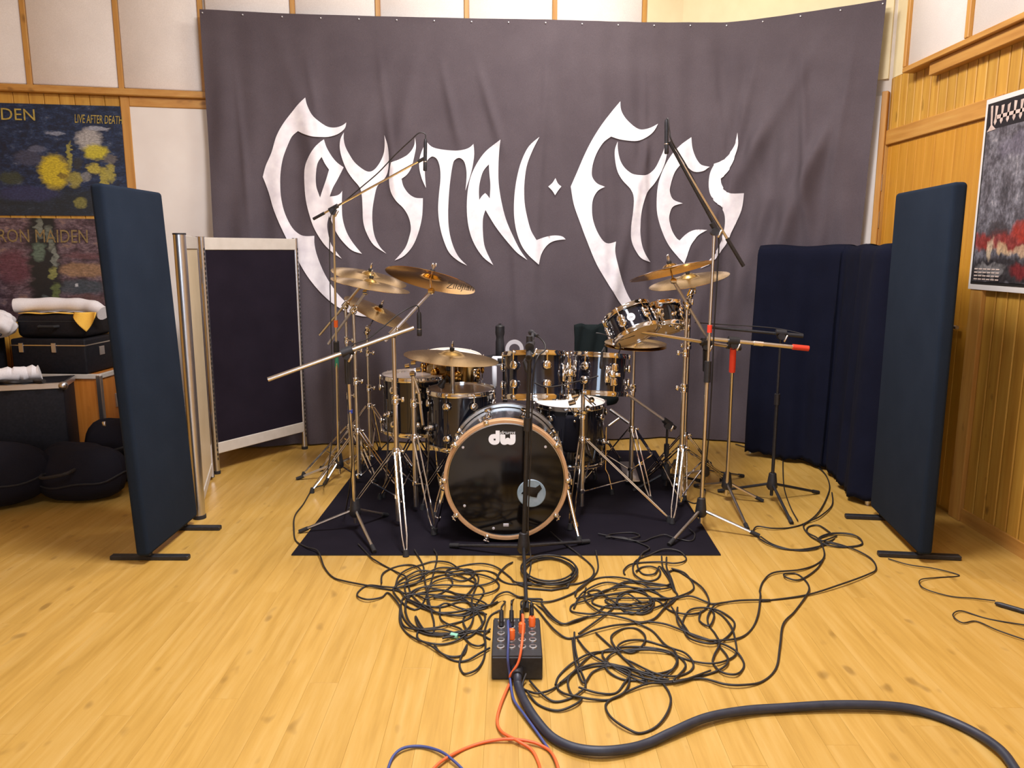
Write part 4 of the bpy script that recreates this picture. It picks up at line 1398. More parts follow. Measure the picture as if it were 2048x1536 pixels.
# ================================================================ CYMBALS
def cymbal(label, c, axis, dia, mat='cymbal', bell=0.2, flip=False, name='cymbal'):
    R_ = dia / 2
    br_ = R_ * bell
    prof = [(0.005, 0.030), (br_ * 0.4, 0.028), (br_ * 0.75, 0.021), (br_ * 0.95, 0.012), (br_ * 1.12, 0.0075)]
    for k in range(1, 7):
        t = k / 6
        prof.append((br_ * 1.12 + (R_ - br_ * 1.12) * t, 0.0075 - 0.021 * t ** 1.5))
    th = 0.0015
    full = prof + [(r, h - th) for r, h in reversed(prof)]
    mb = MB().lathe(full, n=72, closed=True)
    o = mb.build(name, M[mat], None, angle=60)
    z = Vector(axis).normalized()
    x, y, z = frame_of(z)
    o.matrix_world = Matrix.Translation(Vector(c)) @ Matrix((x, y, z)).transposed().to_4x4()
    return tag(o, label, 'cymbal')


n_c1a, n_c1b = Vector((.23, -.11, .95)), Vector((.19, -.03, .97))
p_c1a, p_c1b = AT(739, 551, 4.72), AT(741, 566, 4.46)
cymbal('upper crash cymbal of the left pair, its edge showing behind the lower one', p_c1a, n_c1a, 0.46)
cymbal('lower crash cymbal of the overlapping pair at the far left', p_c1b, n_c1b, 0.46)
n_c2, p_c2 = Vector((.21, .26, .94)), AT(862, 556, 3.86)
cy2 = cymbal('brilliant crash cymbal showing its scrawled underside, left of centre', p_c2, n_c2, 0.455, 'cymbal_brill')
x_, y_, z_ = frame_of(n_c2)
Tc2 = Matrix.Translation(p_c2) @ Matrix((x_, y_, z_)).transposed().to_4x4()


def under_mark(u, v):
    # a point on the underside given in photo pixels
    q = PL(892 + 56 * u, 580 - 15 * v + 6 * u, p_c2 - n_c2.normalized() * 0.016, n_c2.normalized())
    return q


tm = text_mesh('Zildjian', M['ink'], 'signature_lettering', None, under_mark, shear=0.3)
tm.parent = cy2
tm.matrix_parent_inverse = Tc2.inverted()
n_c3, p_c3 = Vector((.46, -.065, .9)), AT(757, 622, 4.86)
cymbal('thin china cymbal hanging steeply tilted below the left crash pair', p_c3, n_c3, 0.45)
n_c4, p_c4 = Vector((.10, -.015, .99)), AT(903, 711, 4.10)
cymbal('wide ride cymbal with raised bell over the left floor toms', p_c4, n_c4, 0.51, 'cymbal', 0.27)
n_c5, p_c5 = Vector((-.21, .16, .95)), AT(1341, 538, 4.06)
cymbal('dark brilliant crash cymbal showing its underside at the upper right', p_c5, n_c5, 0.44, 'cymbal_brill')
n_c6, p_c6 = Vector((-.21, -.08, .97)), AT(1377, 557, 4.42)
cymbal('matt crash cymbal below the dark one at the upper right', p_c6, n_c6, 0.455, 'cymbal', 0.24)
n_c7 = Vector((0.02, -0.045, 1))
p_c7 = AT(1271, 687, 4.42)
cymbal('upper hi-hat cymbal of the pair under the small toms', p_c7, n_c7, 0.356)
cymbal('lower hi-hat cymbal of the pair under the small toms', p_c7 - n_c7.normalized() * 0.012, -n_c7, 0.356)


# ================================================================ STANDS
def u_bar(mb, a, b, w, r):
    """a bent double bar from a (open end) to b (closed end)"""
    d = (b - a).normalized()
    s = d.cross(UP)
    s = s.normalized() * w if s.length > 1e-4 else Vector((w, 0, 0))
    pts = [a + s, a.lerp(b, 0.5) + s, a.lerp(b, 0.86) + s, b + s * 0.45, b - s * 0.45, a.lerp(b, 0.86) - s, a.lerp(b, 0.5) - s, a - s]
    return mb.tube(pts, r, 6)


def tripod(th, base, feet, zh, zl, double=True, mat='chrome', rb=0.0045):
    """zh: height of the collar the legs hang from, zl: of the brace collar"""
    ch = MB().lathe([(0.012, -0.018), (0.021, -0.016), (0.021, 0.014), (0.016, 0.02), (0.012, 0.02)], base + UP * zh, n=16).build('leg_collar', M[mat], th, angle=50)
    MB().box(base + UP * zh + Vector((0.028, -0.01, 0.004)), (0.026, 0.008, 0.014), None, 0.003).build('wing_bolt', M[mat], ch, angle=50)
    MB().lathe([(0.011, -0.012), (0.018, -0.010), (0.018, 0.010), (0.011, 0.012)], base + UP * zl, n=16).build('brace_collar', M[mat], th, angle=50)
    for f in feet:
        f = Vector(f)
        g = f + UP * gz(f)
        e = Vector((f.x - base.x, f.y - base.y, 0)).normalized()
        a = base + e * 0.022 + UP * zh
        b = g + UP * 0.026 - e * 0.01
        lg = u_bar(MB(), a, b, 0.012 if double else 0.008, rb).build('leg', M[mat], th)
        m_ = a.lerp(b, 0.52)
        c_ = base + e * 0.018 + UP * zl
        MB().tube([c_, c_.lerp(m_, 0.5) + UP * 0.001, m_], rb * 0.95, 6).build('brace', M[mat], lg)
        MB().cyl(g, b + e * 0.004 + UP * 0.004, 0.0155, 0.011, 12).build('rubber_foot', M['rubber'], lg)


def ring_feet(base, r, angs):
    return [Vector((base.x + r * math.cos(math.radians(a)), base.y + r * math.sin(math.radians(a)), 0)) for a in angs]


def pole(th, base, zs, rs, mat='chrome_satin'):
    """sections between heights with falling radii, each joint with a collar and wing bolt"""
    for (z0, z1), r in zip(zip(zs, zs[1:]), rs):
        MB().cyl(base + UP * z0, base + UP * z1, r, n=14).build('pole_section', M[mat], th)
    for z, r in zip(zs[1:-1], rs):
        co = MB().lathe([(r * 0.7, -0.026), (r * 1.5, -0.024), (r * 1.55, -0.004), (r * 1.3, 0.0), (r * 1.5, 0.006), (r * 1.5, 0.018), (r * 0.7, 0.022)], base + UP * z, n=16).build('height_collar', M['chrome'], th, angle=50)
        sx = 1 if base.x < 0 else -1
        MB().cyl(base + UP * z, base + UP * z + Vector((sx * 0.034, -0.016, 0)), 0.004, n=8).box(base + UP * z + Vector((sx * 0.04, -0.018, 0)), (0.016, 0.008, 0.026), None, 0.003).build('wing_bolt', M['chrome'], co, angle=50)


def cymbal_top(th, tilt_p, c, n, mat='chrome'):
    """gear tilter ball under a cymbal, rod through it, felts and wing nut"""
    n = Vector(n).normalized()
    MB().ball(tilt_p, 0.017, 12, 8).build('tilter', M[mat], th)
    MB().cyl(tilt_p + Vector((-0.012, -0.012, 0)), tilt_p + Vector((0.012, -0.02, 0)), 0.012, n=12).build('tilter_gear', M[mat], th)
    top = c + n * 0.07
    MB().tube([tilt_p, c - n * 0.012, top], 0.0042, 8).build('cymbal_rod', M[mat], th)
    MB().cyl(c + n * 0.0305, c + n * 0.042, 0.013, n=12).build('felt', M['rubber'], th)
    x, y, z = frame_of(n)
    wn = MB().cyl(c + n * 0.05, c + n * 0.064, 0.008, n=10)
    for s in (-1, 1):
        wn.box(c + n * 0.068 + x * (0.011 * s), (0.012, 0.006, 0.018), Matrix((x, y, z)).transposed(), 0.002)
    wn.build('wing_nut', M[mat], th, angle=50)


def boom(th, clamp, tilt_p, tail, mat, r=0.0085):
    MB().cyl(tail, tilt_p, r, n=12).build('boom_arm', M[mat], th)
    d = (tilt_p - tail).normalized()
    bc_ = MB().cyl(clamp - d * 0.02, clamp + d * 0.02, r * 1.9, n=14).build('boom_clamp', M['chrome'], th)
    MB().ball(clamp + Vector((0.0, 0.0, -0.012)), 0.02, 12, 8).build('clamp_ball', M['chrome'], bc_)
    MB().box(clamp + Vector((0.022, -0.022, 0.012)), (0.012, 0.008, 0.03), None, 0.003).build('wing_bolt', M['chrome'], bc_, angle=50)


def ground_under(p, dz=None):
    b = Vector((p.x, p.y, 0))
    b.z = gz(b)
    return b


def cymbal_stand(label, top_px, Y, joints, hub_z, feet, c=None, n=None, tilt=None, tail=None, arm_mat='chrome_satin', tilt_Y=None, low_z=0.05, straight=False):
    tp = AT(*top_px, Y)
    base = ground_under(tp)
    th = thing('cymbal_stand', label, 'cymbal stand', base)
    zs = [base.z + 0.03] + [AT(top_px[0], y, Y).z for y in joints] + [tp.z]
    zs = sorted(zs)
    k = len(zs) - 1
    rs = [0.0125, 0.0108, 0.009, 0.0075][:k]
    pole(th, Vector((base.x, base.y, 0)), zs, rs)
    tripod(th, Vector((base.x, base.y, 0)), feet if not callable(feet) else feet(base), hub_z, low_z + base.z)
    if c is not None:
        if straight:
            cymbal_top(th, tp + UP * 0.005, c, n)
        else:
            tl = AT(*tilt, tilt_Y or c.y)
            ta = AT(*tail, Y + (Y - tl.y) * 0.6)
            cl = tp + UP * 0.01
            # the arm runs through the clamp
            d = (tl - cl).normalized()
            ta = cl - d * (ta - cl).length
            boom(th, cl, tl, ta, arm_mat)
            cymbal_top(th, tl, c, n)
    return th


rf = lambda r, *a: (lambda b: ring_feet(b, r, a))
cymbal_stand('boom cymbal stand, leftmost, behind the other left cymbal stands', (691, 612), 4.76, (680, 790), 0.30, rf(0.30, 200, 310, 75), p_c1a, n_c1a, (722, 572), (637, 676), 'chrome_satin')
cymbal_stand('boom cymbal stand with a pale grey arm, under the left crash pair', (707, 622), 4.50, (700, 762), 0.33, rf(0.30, 215, 330, 95), p_c1b, n_c1b, (732, 584), (648, 692), 'grey_metal')
cymbal_stand('straight cymbal stand under the steeply tilted left cymbal', (734, 664), 4.92, (705, 775), 0.40, rf(0.33, 205, 335, 90), p_c3, n_c3, (737, 655), (733, 668), 'chrome_satin', 4.9)
fS4 = [G(812, 1113), G(700, 1028), G(842, 985)]
cymbal_stand('thick double-braced boom cymbal stand, foremost on the left', (787, 668), 3.76, (798,), 0.40, fS4, p_c2, n_c2, (863, 582), (776, 680), 'grey_metal', 3.84, 0.16)
p5 = AT(826, 740, 3.98)
fS5 = [G(868, 1072), G(760, 1000), G(880, 960)]
th5 = cymbal_stand('short multi-clamp stand between two boom stands left of the bass drum', (826, 742), 3.98, (805,), 0.42, fS5, None, None, low_z=0.16)
for k, (dx, dy) in enumerate(((-10, -8), (2, -14), (12, 0), (0, 8))):
    q = AT(826 + dx, 740 + dy, 3.97 - 0.01 * (k % 2))
    MB().cyl(q - Vector((0.012, 0.006, 0)), q + Vector((0.012, -0.012, 0.004)), 0.0125, n=12).build('clamp_ball' if k % 2 else 'clamp_jaw', M['chrome'], th5)
cl5 = AT(838, 786, 3.96)
MB().cyl(p5 - UP * 0.03, cl5, 0.008).build('clamp_rod', M['chrome'], th5)
MB().cyl(cl5, AT(846, 850, 3.96), 0.0075, n=10).build('hanging_rod', M['chrome_satin'], th5)
# ride stand
cymbal_stand('short cymbal stand half hidden behind the floor toms, carrying the ride', (905, 728), 4.12, (860,), 0.3, rf(0.25, 250, 15, 140), p_c4, n_c4, straight=True)
fS6 = [G(1344, 1050), G(1452, 962), G(1290, 965)]
cymbal_stand('boom cymbal stand with grey arm at the right side of the kit', (1374, 612), 4.06, (705, 775), 0.34, fS6, p_c5, n_c5, (1347, 562), (1423, 676), 'grey_metal', 4.02)
cymbal_stand('straight cymbal stand close behind the right boom stand', (1380, 590), 4.44, (690,), 0.32, rf(0.28, 20, 130, 260), p_c6, n_c6, (1386, 574), (1382, 600), 'grey_metal', 4.44)

# hi-hat stand
hp = AT(1268, 702, 4.42)
hb = ground_under(hp)
hh = thing('hi_hat_stand', 'hi-hat stand with pedal carrying the closed pair of cymbals', 'cymbal stand', hb)
hb0 = Vector((hb.x, hb.y, 0))
pole(hh, hb0, [MAT_Z + 0.04, AT(1268, 775, 4.42).z, hp.z], [0.0125, 0.009])
tripod(hh, hb0, ring_feet(hb0, 0.28, (25, 160, 285)), 0.36, 0.12)
MB().cyl(hp, p_c7 + UP * 0.10, 0.0035, n=8).build('pull_rod', M['chrome'], hh)
cu = MB().cyl(p_c7 + UP * 0.032, p_c7 + UP * 0.06, 0.011, n=12).build('clutch', M['chrome'], hh)
MB().box(hb0 + Vector((0.02, 0.17, MAT_Z + 0.045)), (0.09, 0.28, 0.012), Matrix.Rotation(math.radians(9), 3, 'X'), 0.004).build('pedal_board', M['chrome_satin'], hh, angle=50)
MB().cyl(hb0 + Vector((0.02, 0.05, MAT_Z + 0.03)), hb0 + Vector((0, 0, 0.2)), 0.004).build('pedal_chain', M['chrome'], hh)

# double tom stand in front of the right floor tom
tp = AT(1167, 735, 3.93)
tb = ground_under(tp)
ts = thing('tom_stand', 'double tom stand with clustered clamps between the two rack toms', 'drum stand', tb)
tb0 = Vector((tb.x, tb.y, 0))
pole(ts, tb0, [MAT_Z + 0.05, AT(1167, 828, 3.93).z, AT(1167, 770, 3.93).z, tp.z], [0.014, 0.011, 0.010])
tripod(ts, tb0, [G(1140, 1062), G(1338, 1046), G(1190, 960)], 0.42, 0.14)
for k, (x, y, r) in enumerate(((1150, 790, .017), (1178, 782, .02), (1160, 772, .016), (1183, 800, .016), (1144, 805, .014), (1176, 818, .018), (1190, 765, .014), (1160, 745, .018), (1135, 735, .017))):
    q = AT(x, y, 3.90)
    o_ = MB().ball(q, r, 12, 8) if k % 2 else MB().cyl(q - Vector((0.016, 0.004, 0.004)), q + Vector((0.016, -0.01, 0.006)), r, n=12)
    o_.build('clamp_ball' if k % 2 else 'clamp_jaw', M['chrome'], ts)
for a, b in (((1167, 745), (1128, 738)), ((1167, 750), (1215, 745)), ((1167, 775), (1150, 800)), ((1167, 790), (1190, 812))):
    MB().cyl(AT(*a, 3.92), AT(*b, 3.90), 0.009, n=10).build('tom_arm', M['chrome'], ts)

# tom arm under the two small toms, clamped to the right boom stand
ta = thing('tom_clamp_arm', 'chrome clamp arm holding the two small tilted toms', 'drum clamp', AT(1374, 655, 4.08))
MB().cyl(AT(1374, 655, 4.08), AT(1345, 652, 4.14), 0.009).build('arm_tube', M['chrome'], ta)
MB().cyl(AT(1345, 652, 4.14), AT(1296, 640, 4.06), 0.008).build('arm_tube', M['chrome'], ta)
for x, y, r in ((1374, 655, .022), (1355, 653, .017), (1343, 648, .018), (1345, 628, .015), (1302, 625, .017)):
    MB().ball(AT(x, y, 4.08), r, 12, 8).build('clamp_ball', M['chrome'], ta)
MB().cyl(AT(1343, 650, 4.10), AT(1352, 622, 4.08), 0.007).build('arm_rod', M['chrome'], ta)
MB().cyl(AT(1300, 625, 4.02), AT(1312, 655, 4.02), 0.008).build('arm_rod', M['chrome_satin'], ta)

# floor tom bracket tube seen behind the tom stand
tt = thing('bracket_tube', 'short chrome bracket tube standing up beside the hi-hat stand', 'drum clamp', AT(1258, 846, 4.5))
MB().cyl(AT(1220, 819, 4.5), AT(1258, 846, 4.46), 0.011).build('tube', M['chrome_satin'], tt)
MB().cyl(AT(1240, 835, 4.48), AT(1217, 852, 4.46), 0.008).build('tube', M['chrome_satin'], tt)

# throne behind the kit
kp = AT(1180, 652, 4.98)
tr0 = Vector((kp.x + 0.01, 4.86, 0))
tr = thing('drum_throne', 'dark green velvet throne backrest showing behind the rack toms', 'stool', (tr0.x, tr0.y, MAT_Z))
bw = 0.19
mb = MB()
rounded_box(mb, Vector((kp.x, 4.98, kp.z - 0.20)), (bw, 0.07, 0.42), Matrix.Identity(3), 0.03).build('backrest', M['green_cloth'], tr, angle=60)
MB().lathe([(0, 0.07), (0.14, 0.068), (0.165, 0.05), (0.17, 0.02), (0.16, 0.0), (0, 0.0)], tr0 + UP * 0.44, n=32).build('seat', M['green_cloth'], tr, angle=60)
MB().cyl(Vector((kp.x, 5.0, 0.45)), Vector((kp.x, 5.0, kp.z - 0.3)), 0.012).build('back_post', M['black_metal'], tr)
MB().cyl(tr0 + UP * 0.08, tr0 + UP * 0.45, 0.014).build('seat_post', M['chrome'], tr)
tripod(tr, tr0, ring_feet(tr0, 0.24, (30, 150, 270)), 0.30, 0.12)
MB().grid(14, 10, lambda u, v: Vector((kp.x - 0.105 + 0.21 * u, 4.935 - 0.012 * math.sin(u * 14 + 3 * v) - 0.01, kp.z + 0.012 - 0.26 * v + 0.012 * math.sin(u * 9)))).build('draped_jacket', M['green_cloth'], tr, angle=180).modifiers.new('cloth_thickness', 'SOLIDIFY').thickness = 0.008

# side table behind the snare with a bottle, tape ring and a white clip lamp
tz = AT(1000, 716, 4.86).z
st_ = thing('side_table', 'small black side table behind the rack tom', 'table', (AT(1005, 716, 4.86).x + 0.04, 4.92, MAT_Z))
sx_ = AT(1010, 716, 4.88).x
MB().lathe([(0, 0), (0.13, 0), (0.135, -0.006), (0.13, -0.016), (0, -0.016)], (sx_, 4.92, tz), n=32).build('table_top', M['black_metal'], st_, angle=50)
MB().cyl((sx_, 4.92, 0.03), (sx_, 4.92, tz - 0.014), 0.016).build('pole', M['black_metal'], st_)
MB().lathe([(0, 0.0), (0.15, 0.0), (0.15, 0.012), (0.03, 0.03), (0, 0.03)], (sx_, 4.92, MAT_Z), n=32).build('base', M['black_metal'], st_, angle=50)
bx = AT(1000, 716, 4.88)
bt = thing('bottle', 'black ribbed drinking bottle standing behind the snare', 'bottle', (bx.x, 4.88, tz))
bh = AT(1000, 647, 4.88).z - tz
MB().lathe([(0, 0), (0.026, 0), (0.028, 0.006), (0.028, bh * 0.45), (0.024, bh * 0.55), (0.024, bh * 0.62), (0.029, bh * 0.7), (0.03, bh * 0.78), (0, bh * 0.78)], (bx.x, 4.88, tz), n=24).build('body', M['black_plastic'], bt, angle=40)
MB().lathe([(0.029, bh * 0.78), (0.029, bh * 0.92), (0.02, bh * 0.96), (0.008, bh * 0.97), (0.008, bh), (0, bh)], (bx.x, 4.88, tz), n=24).build('cap', M['black_metal'], bt, angle=40)
rp = AT(1029, 702, 4.86)
rg = MB().lathe([(0.034, -0.012), (0.058, -0.012), (0.058, 0.012), (0.034, 0.012)], Vector((rp.x, 4.86, tz + 0.058)), (0, 1, 0), 36, True).build('tape_roll', M['badge'], None, origin=(rp.x, 4.86, tz))
tag(rg, 'pale grey tape roll standing on edge behind the rack tom', 'tape roll')
wl = AT(998, 735, 4.74)
cl_ = thing('clip_device', 'white plastic clip-on meter at the left edge of the rack tom', 'device', wl)
MB().box(AT(997, 722, 4.74), (0.085, 0.03, 0.06), None, 0.008).build('housing', M['white_plastic'], cl_, angle=50)
MB().box(AT(1003, 722, 4.724), (0.05, 0.004, 0.034), None, 0.001).build('screen', M['black_plastic'], cl_, angle=50)
MB().box(AT(989, 752, 4.74), (0.03, 0.025, 0.14), None, 0.006).build('stem', M['white_plastic'], cl_, angle=50)
MB().cyl(AT(989, 772, 4.74), Vector((AT(989, 772, 4.74).x, 4.74, MAT_Z)), 0.008).build('pole', M['black_metal'], cl_)

sb = AT(1143, 868, 4.16)
bgs = thing('stick_bag', 'black padded stick bag hanging below the white headed floor tom', 'bag', AT(1143, 905, 4.16))
rounded_box(MB(), sb, (0.085, 0.045, 0.21), Matrix.Rotation(math.radians(4), 3, 'Y'), 0.02).build('pouch', M['bag'], bgs, angle=60)
MB().tube([AT(1132, 832, 4.17), AT(1138, 815, 4.2), AT(1150, 832, 4.17)], 0.004, 6).build('strap', M['rubber'], bgs)
MB().ball(AT(1149, 843, 4.13), 0.008, 8, 6).build('buckle', M['chrome'], bgs)


# ================================================================ MICROPHONE STANDS
def mic_stand(label, top, Y, base_px, feet, metal='chrome_satin', boom_pts=None, zc=0.0, clutch=None, tapes=(), grip=None, hub='cone', hubz=0.12, r=(0.0095, 0.007), dx=0.0, boom_r=0.0055, tail_grip=0.05, tip_black=0.0, name='microphone_stand', base=None):
    """top: pixel of the boom clamp at depth Y; boom_pts: (tail, tip) world points; tapes: (py0, py1, material)"""
    tp = AT(*top, Y)
    b = base if base is not None else G(*base_px, 0.0)
    b = Vector((b.x, b.y, 0))
    th = thing(name, label, 'microphone stand', (b.x, b.y, gz(b)))
    lo = b + UP * (hubz + gz(b))
    at_z = lambda z: lo.lerp(tp, (z - lo.z) / (tp.z - lo.z))
    zcl = AT(top[0], clutch, Y).z if clutch else lo.z + (tp.z - lo.z) * 0.55
    MB().cyl(lo - UP * (hubz * 0.7), at_z(zcl), r[0], n=12).build('lower_tube', M[metal], th)
    MB().cyl(at_z(zcl), tp, r[1], n=12).build('upper_tube', M[metal], th)
    if grip:
        z0, z1, gm = AT(top[0], grip[1], Y).z, AT(top[0], grip[0], Y).z, grip[2]
        MB().cyl(at_z(z0), at_z(z1), r[0] * 1.75, n=14).build('clutch_grip', M[gm], th)
    else:
        MB().cyl(at_z(zcl - 0.03), at_z(zcl + 0.03), r[0] * 1.6, n=14).build('clutch_grip', M['black_plastic'], th)
    for y0, y1, tm_ in tapes:
        MB().cyl(at_z(AT(top[0], y1, Y).z), at_z(AT(top[0], y0, Y).z), r[0] * 1.25, n=12).build('tape_band', M[tm_], th)
    MB().lathe([(0.012, 0.05), (0.020, 0.045), (0.026, 0.0), (0.03, -0.035), (0.02, -0.05), (0.0, -0.05)], lo, n=16).build('hub', M['black_plastic'] if metal != 'none' else M['black_metal'], th, angle=50)
    for f in feet:
        f = Vector((f.x, f.y, 0))
        g = f + UP * (gz(f) + 0.011)
        e = (Vector((f.x - b.x, f.y - b.y, 0))).normalized()
        a = lo + e * 0.022 - UP * 0.02
        lg = MB().cyl(a, g, 0.0078, n=10).build('leg', M[metal], th)
        d = (g - a).normalized()
        MB().cyl(g - d * 0.035, g + d * 0.012, 0.0108, n=12).build('rubber_foot', M['rubber'], lg)
    if boom_pts:
        ta_, ti = boom_pts
        d = (ti - ta_).normalized()
        MB().cyl(ta_, ti, boom_r, n=12).build('boom_arm', M[metal], th)
        if tail_grip:
            MB().cyl(ta_, ta_ + d * tail_grip, boom_r * 1.5, n=12).build('tail_grip', M['black_plastic'], th)
        ck = MB().cyl(tp - d * 0.028, tp + d * 0.028, boom_r * 2.2, n=12).build('boom_clamp', M['black_plastic'], th)
        MB().cyl(tp + Vector((0, -0.018, -0.02)), tp + Vector((0, 0.018, -0.02)), 0.018, n=14).build('clamp_disc', M['black_plastic'], ck)
        MB().box(tp + Vector((0.02, -0.025, -0.03)), (0.012, 0.012, 0.04), Matrix.Rotation(0.5, 3, 'Y'), 0.003).build('clamp_lever', M['chrome_satin'], ck, angle=50)
    return th


def microphone(label, p0, p1, r=0.010, kind='pencil', group=None):
    """p0: cable end, p1: capsule end"""
    p0, p1 = Vector(p0), Vector(p1)
    th = thing('microphone', label, 'microphone', p0.lerp(p1, 0.5))
    ln = (p1 - p0).length
    ax = (p1 - p0).normalized()
    if kind == 'pencil':
        MB().lathe([(0, 0), (r * 0.7, 0), (r * 0.9, ln * 0.06), (r, ln * 0.12), (r, ln * 0.70), (0, ln * 0.70)], p0, ax, 14).build('body', M['black_metal'], th, angle=40)
        MB().lathe([(0, ln * 0.70), (r * 0.95, ln * 0.70), (r * 1.05, ln * 0.73), (r * 1.05, ln * 0.97), (r * 0.8, ln), (0, ln)], p0, ax, 14).build('capsule', M['black_plastic'], th, angle=40)
        MB().lathe([(r * 1.02, ln * 0.695), (r * 1.08, ln * 0.7), (r * 1.08, ln * 0.72), (r * 1.02, ln * 0.725)], p0, ax, 14, True).build('ring', M['chrome_satin'], th)
    else:
        MB().lathe([(0, 0), (r * 0.55, 0), (r * 0.62, ln * 0.3), (r * 0.85, ln * 0.6), (0, ln * 0.6)], p0, ax, 14).build('body', M['black_metal'], th, angle=40)
        MB().lathe([(0, ln * 0.6), (r * 0.9, ln * 0.6), (r, ln * 0.68), (r, ln * 0.88), (r * 0.75, ln * 0.97), (0, ln)], p0, ax, 14).build('grille', M['black_plastic'], th, angle=40)
    return th


# M1 tall overhead left
Y1 = 4.28
b1_ = G(679, 958)
m1t = AT(667, 416, Y1)
tip1 = AT(846, 318, Y1 - 0.12)
tail1 = m1t - (tip1 - m1t).normalized() * 0.135
mic_stand('tall chrome overhead microphone stand with orange and green tape, left', (667, 416), Y1, (679, 958), [G(597, 960), G(650, 970), G(742, 905)], 'chrome_satin', (tail1, tip1), clutch=700, tapes=((645, 659, 'orange'), (717, 745, 'green')), grip=(690, 712, 'black_plastic'), tail_grip=0.075)
sl = (tip1 - m1t).normalized()
microphone('slim black overhead microphone hanging before the letters, left', AT(851, 278, Y1 - 0.12), AT(850, 342, Y1 - 0.12), 0.0095)
o_ = thing('microphone_clip', 'black clip joining the left overhead microphone to its boom', 'clip', tip1)
MB().cyl(tip1 - sl * 0.03, tip1 + sl * 0.012, 0.009, n=12).build('swivel', M['black_plastic'], o_)

# M2 low boom on the left, long arm
Y2 = 3.62
m2t = AT(694, 703, Y2)
tail2 = AT(536, 759, Y2 - 0.08)
d2 = (m2t - tail2).normalized()
tip2 = m2t + d2 * 0.335
mic_stand('chrome boom microphone stand with a long arm reaching out left', (694, 703), Y2, (712, 1062), [G(603, 1066), G(748, 1108), G(772, 1036)], 'chrome_satin', (tail2, tip2), clutch=745, tapes=((822, 829, 'blue_tape'),), grip=(715, 768, 'black_plastic'), boom_r=0.0105, tail_grip=0.0)
microphone('black microphone hanging between the left cymbals on the low boom', AT(838, 624, Y2 + 0.1), AT(839, 672, Y2 + 0.1), 0.0115)

# M3 tall overhead right
Y3 = 3.72
m3t = AT(1430, 452, Y3)
tip3 = AT(1338, 283, Y3 - 0.05)
d3 = (tip3 - m3t).normalized()
tail3 = AT(1487, 532, Y3 + 0.03)
mic_stand('tall overhead microphone stand with black boom, foremost on the right', (1429, 455), Y3, (1400, 1062), [G(1340, 1094), G(1514, 1074), G(1408, 985)], 'chrome_satin', (tail3, tip3), clutch=760, tapes=((650, 665, 'red'),), grip=(722, 764, 'black_plastic'), boom_r=0.0062, tail_grip=0.16)
for k_, v_ in (('a', 0),):
    bb = MB().cyl(m3t - d3 * 0.02, tip3, 0.0075, n=12)
    o_ = bb.build('boom_sleeve', M['black_metal'], [o for o in COL.objects if o.get('label', '').startswith('tall overhead microphone stand with black boom')][0])
microphone('slim black overhead microphone hanging before the letters, right', AT(1333, 239, Y3 - 0.05), AT(1333, 308, Y3 - 0.05), 0.0095)

# M4 boom for the small toms
Y4 = 4.08
m4t = AT(1412, 685, Y4)
tip4 = AT(1272, 662, Y4 - 0.1)
d4 = (tip4 - m4t).normalized()
mic_stand('boom microphone stand reaching left under the small toms', (1412, 685), Y4, (1408, 975), [G(1484, 955), G(1330, 962), G(1420, 930)], 'chrome_satin', (m4t - d4 * 0.21, tip4), clutch=800, grip=(700, 745, 'black_plastic'), boom_r=0.0095, tail_grip=0.085)
microphone('thin black microphone at the left end of the boom under the small toms', AT(1270, 668, Y4 - 0.1), AT(1238, 678, Y4 - 0.12), 0.010, 'pencil')

# M5 boom with red ends
Y5 = 3.98
m5t = AT(1467, 682, Y5)
tail5 = AT(1617, 697, Y5)
d5 = (m5t - tail5).normalized()
t5 = mic_stand('boom microphone stand with red sleeves on pole and arm', (1467, 682), Y5, (1452, 1002), [G(1494, 1060), G(1522, 1004), G(1392, 975)], 'chrome_satin', (tail5, m5t + d5 * 0.14), clutch=746, grip=(698, 746, 'red'), boom_r=0.0105, tail_grip=0.0)
MB().cyl(tail5, tail5 + d5 * 0.085, 0.0145, n=12).build('red_sleeve', M['red'], t5)
MB().cyl(tail5 + d5 * 0.24, tail5 + d5 * 0.29, 0.0135, n=12).build('boom_joint', M['chrome'], t5)

# M6 all black stand before the velvet
Y6 = 4.12
m6t = AT(1562, 665, Y6)
tip6 = AT(1425, 655, Y6 + 0.05)
mic_stand('all black microphone stand before the navy velvet', (1562, 665), Y6, (1542, 1003), [G(1634, 988), G(1582, 1048), G(1440, 985)], 'black_metal', (AT(1606, 672, Y6), tip6), clutch=800, boom_r=0.0075, tail_grip=0.1)

# M7 black stand in front of the bass drum
Y7 = 3.30
m7t = AT(1060, 690, Y7)
mic_stand('upright black microphone stand in front of the bass drum', (1060, 690), Y7, (1047, 1118), [G(905, 1098), G(1174, 1090), G(1053, 1222)], 'black_metal', (AT(1057, 716, Y7 - 0.09), AT(1066, 668, Y7 + 0.2)), clutch=850, boom_r=0.009, tail_grip=0.05, r=(0.0105, 0.009), hubz=0.08)
MB().cyl(AT(1059, 672, Y7), AT(1058, 722, Y7), 0.014, n=14).build('top_sleeve', M['black_plastic'], [o for o in COL.objects if o.get('label', '').startswith('upright black microphone stand')][0])
microphone('stubby black microphone on top of the upright black stand', AT(1075, 672, Y7 + 0.16), AT(1060, 664, Y7 + 0.24), 0.014, 'tom')

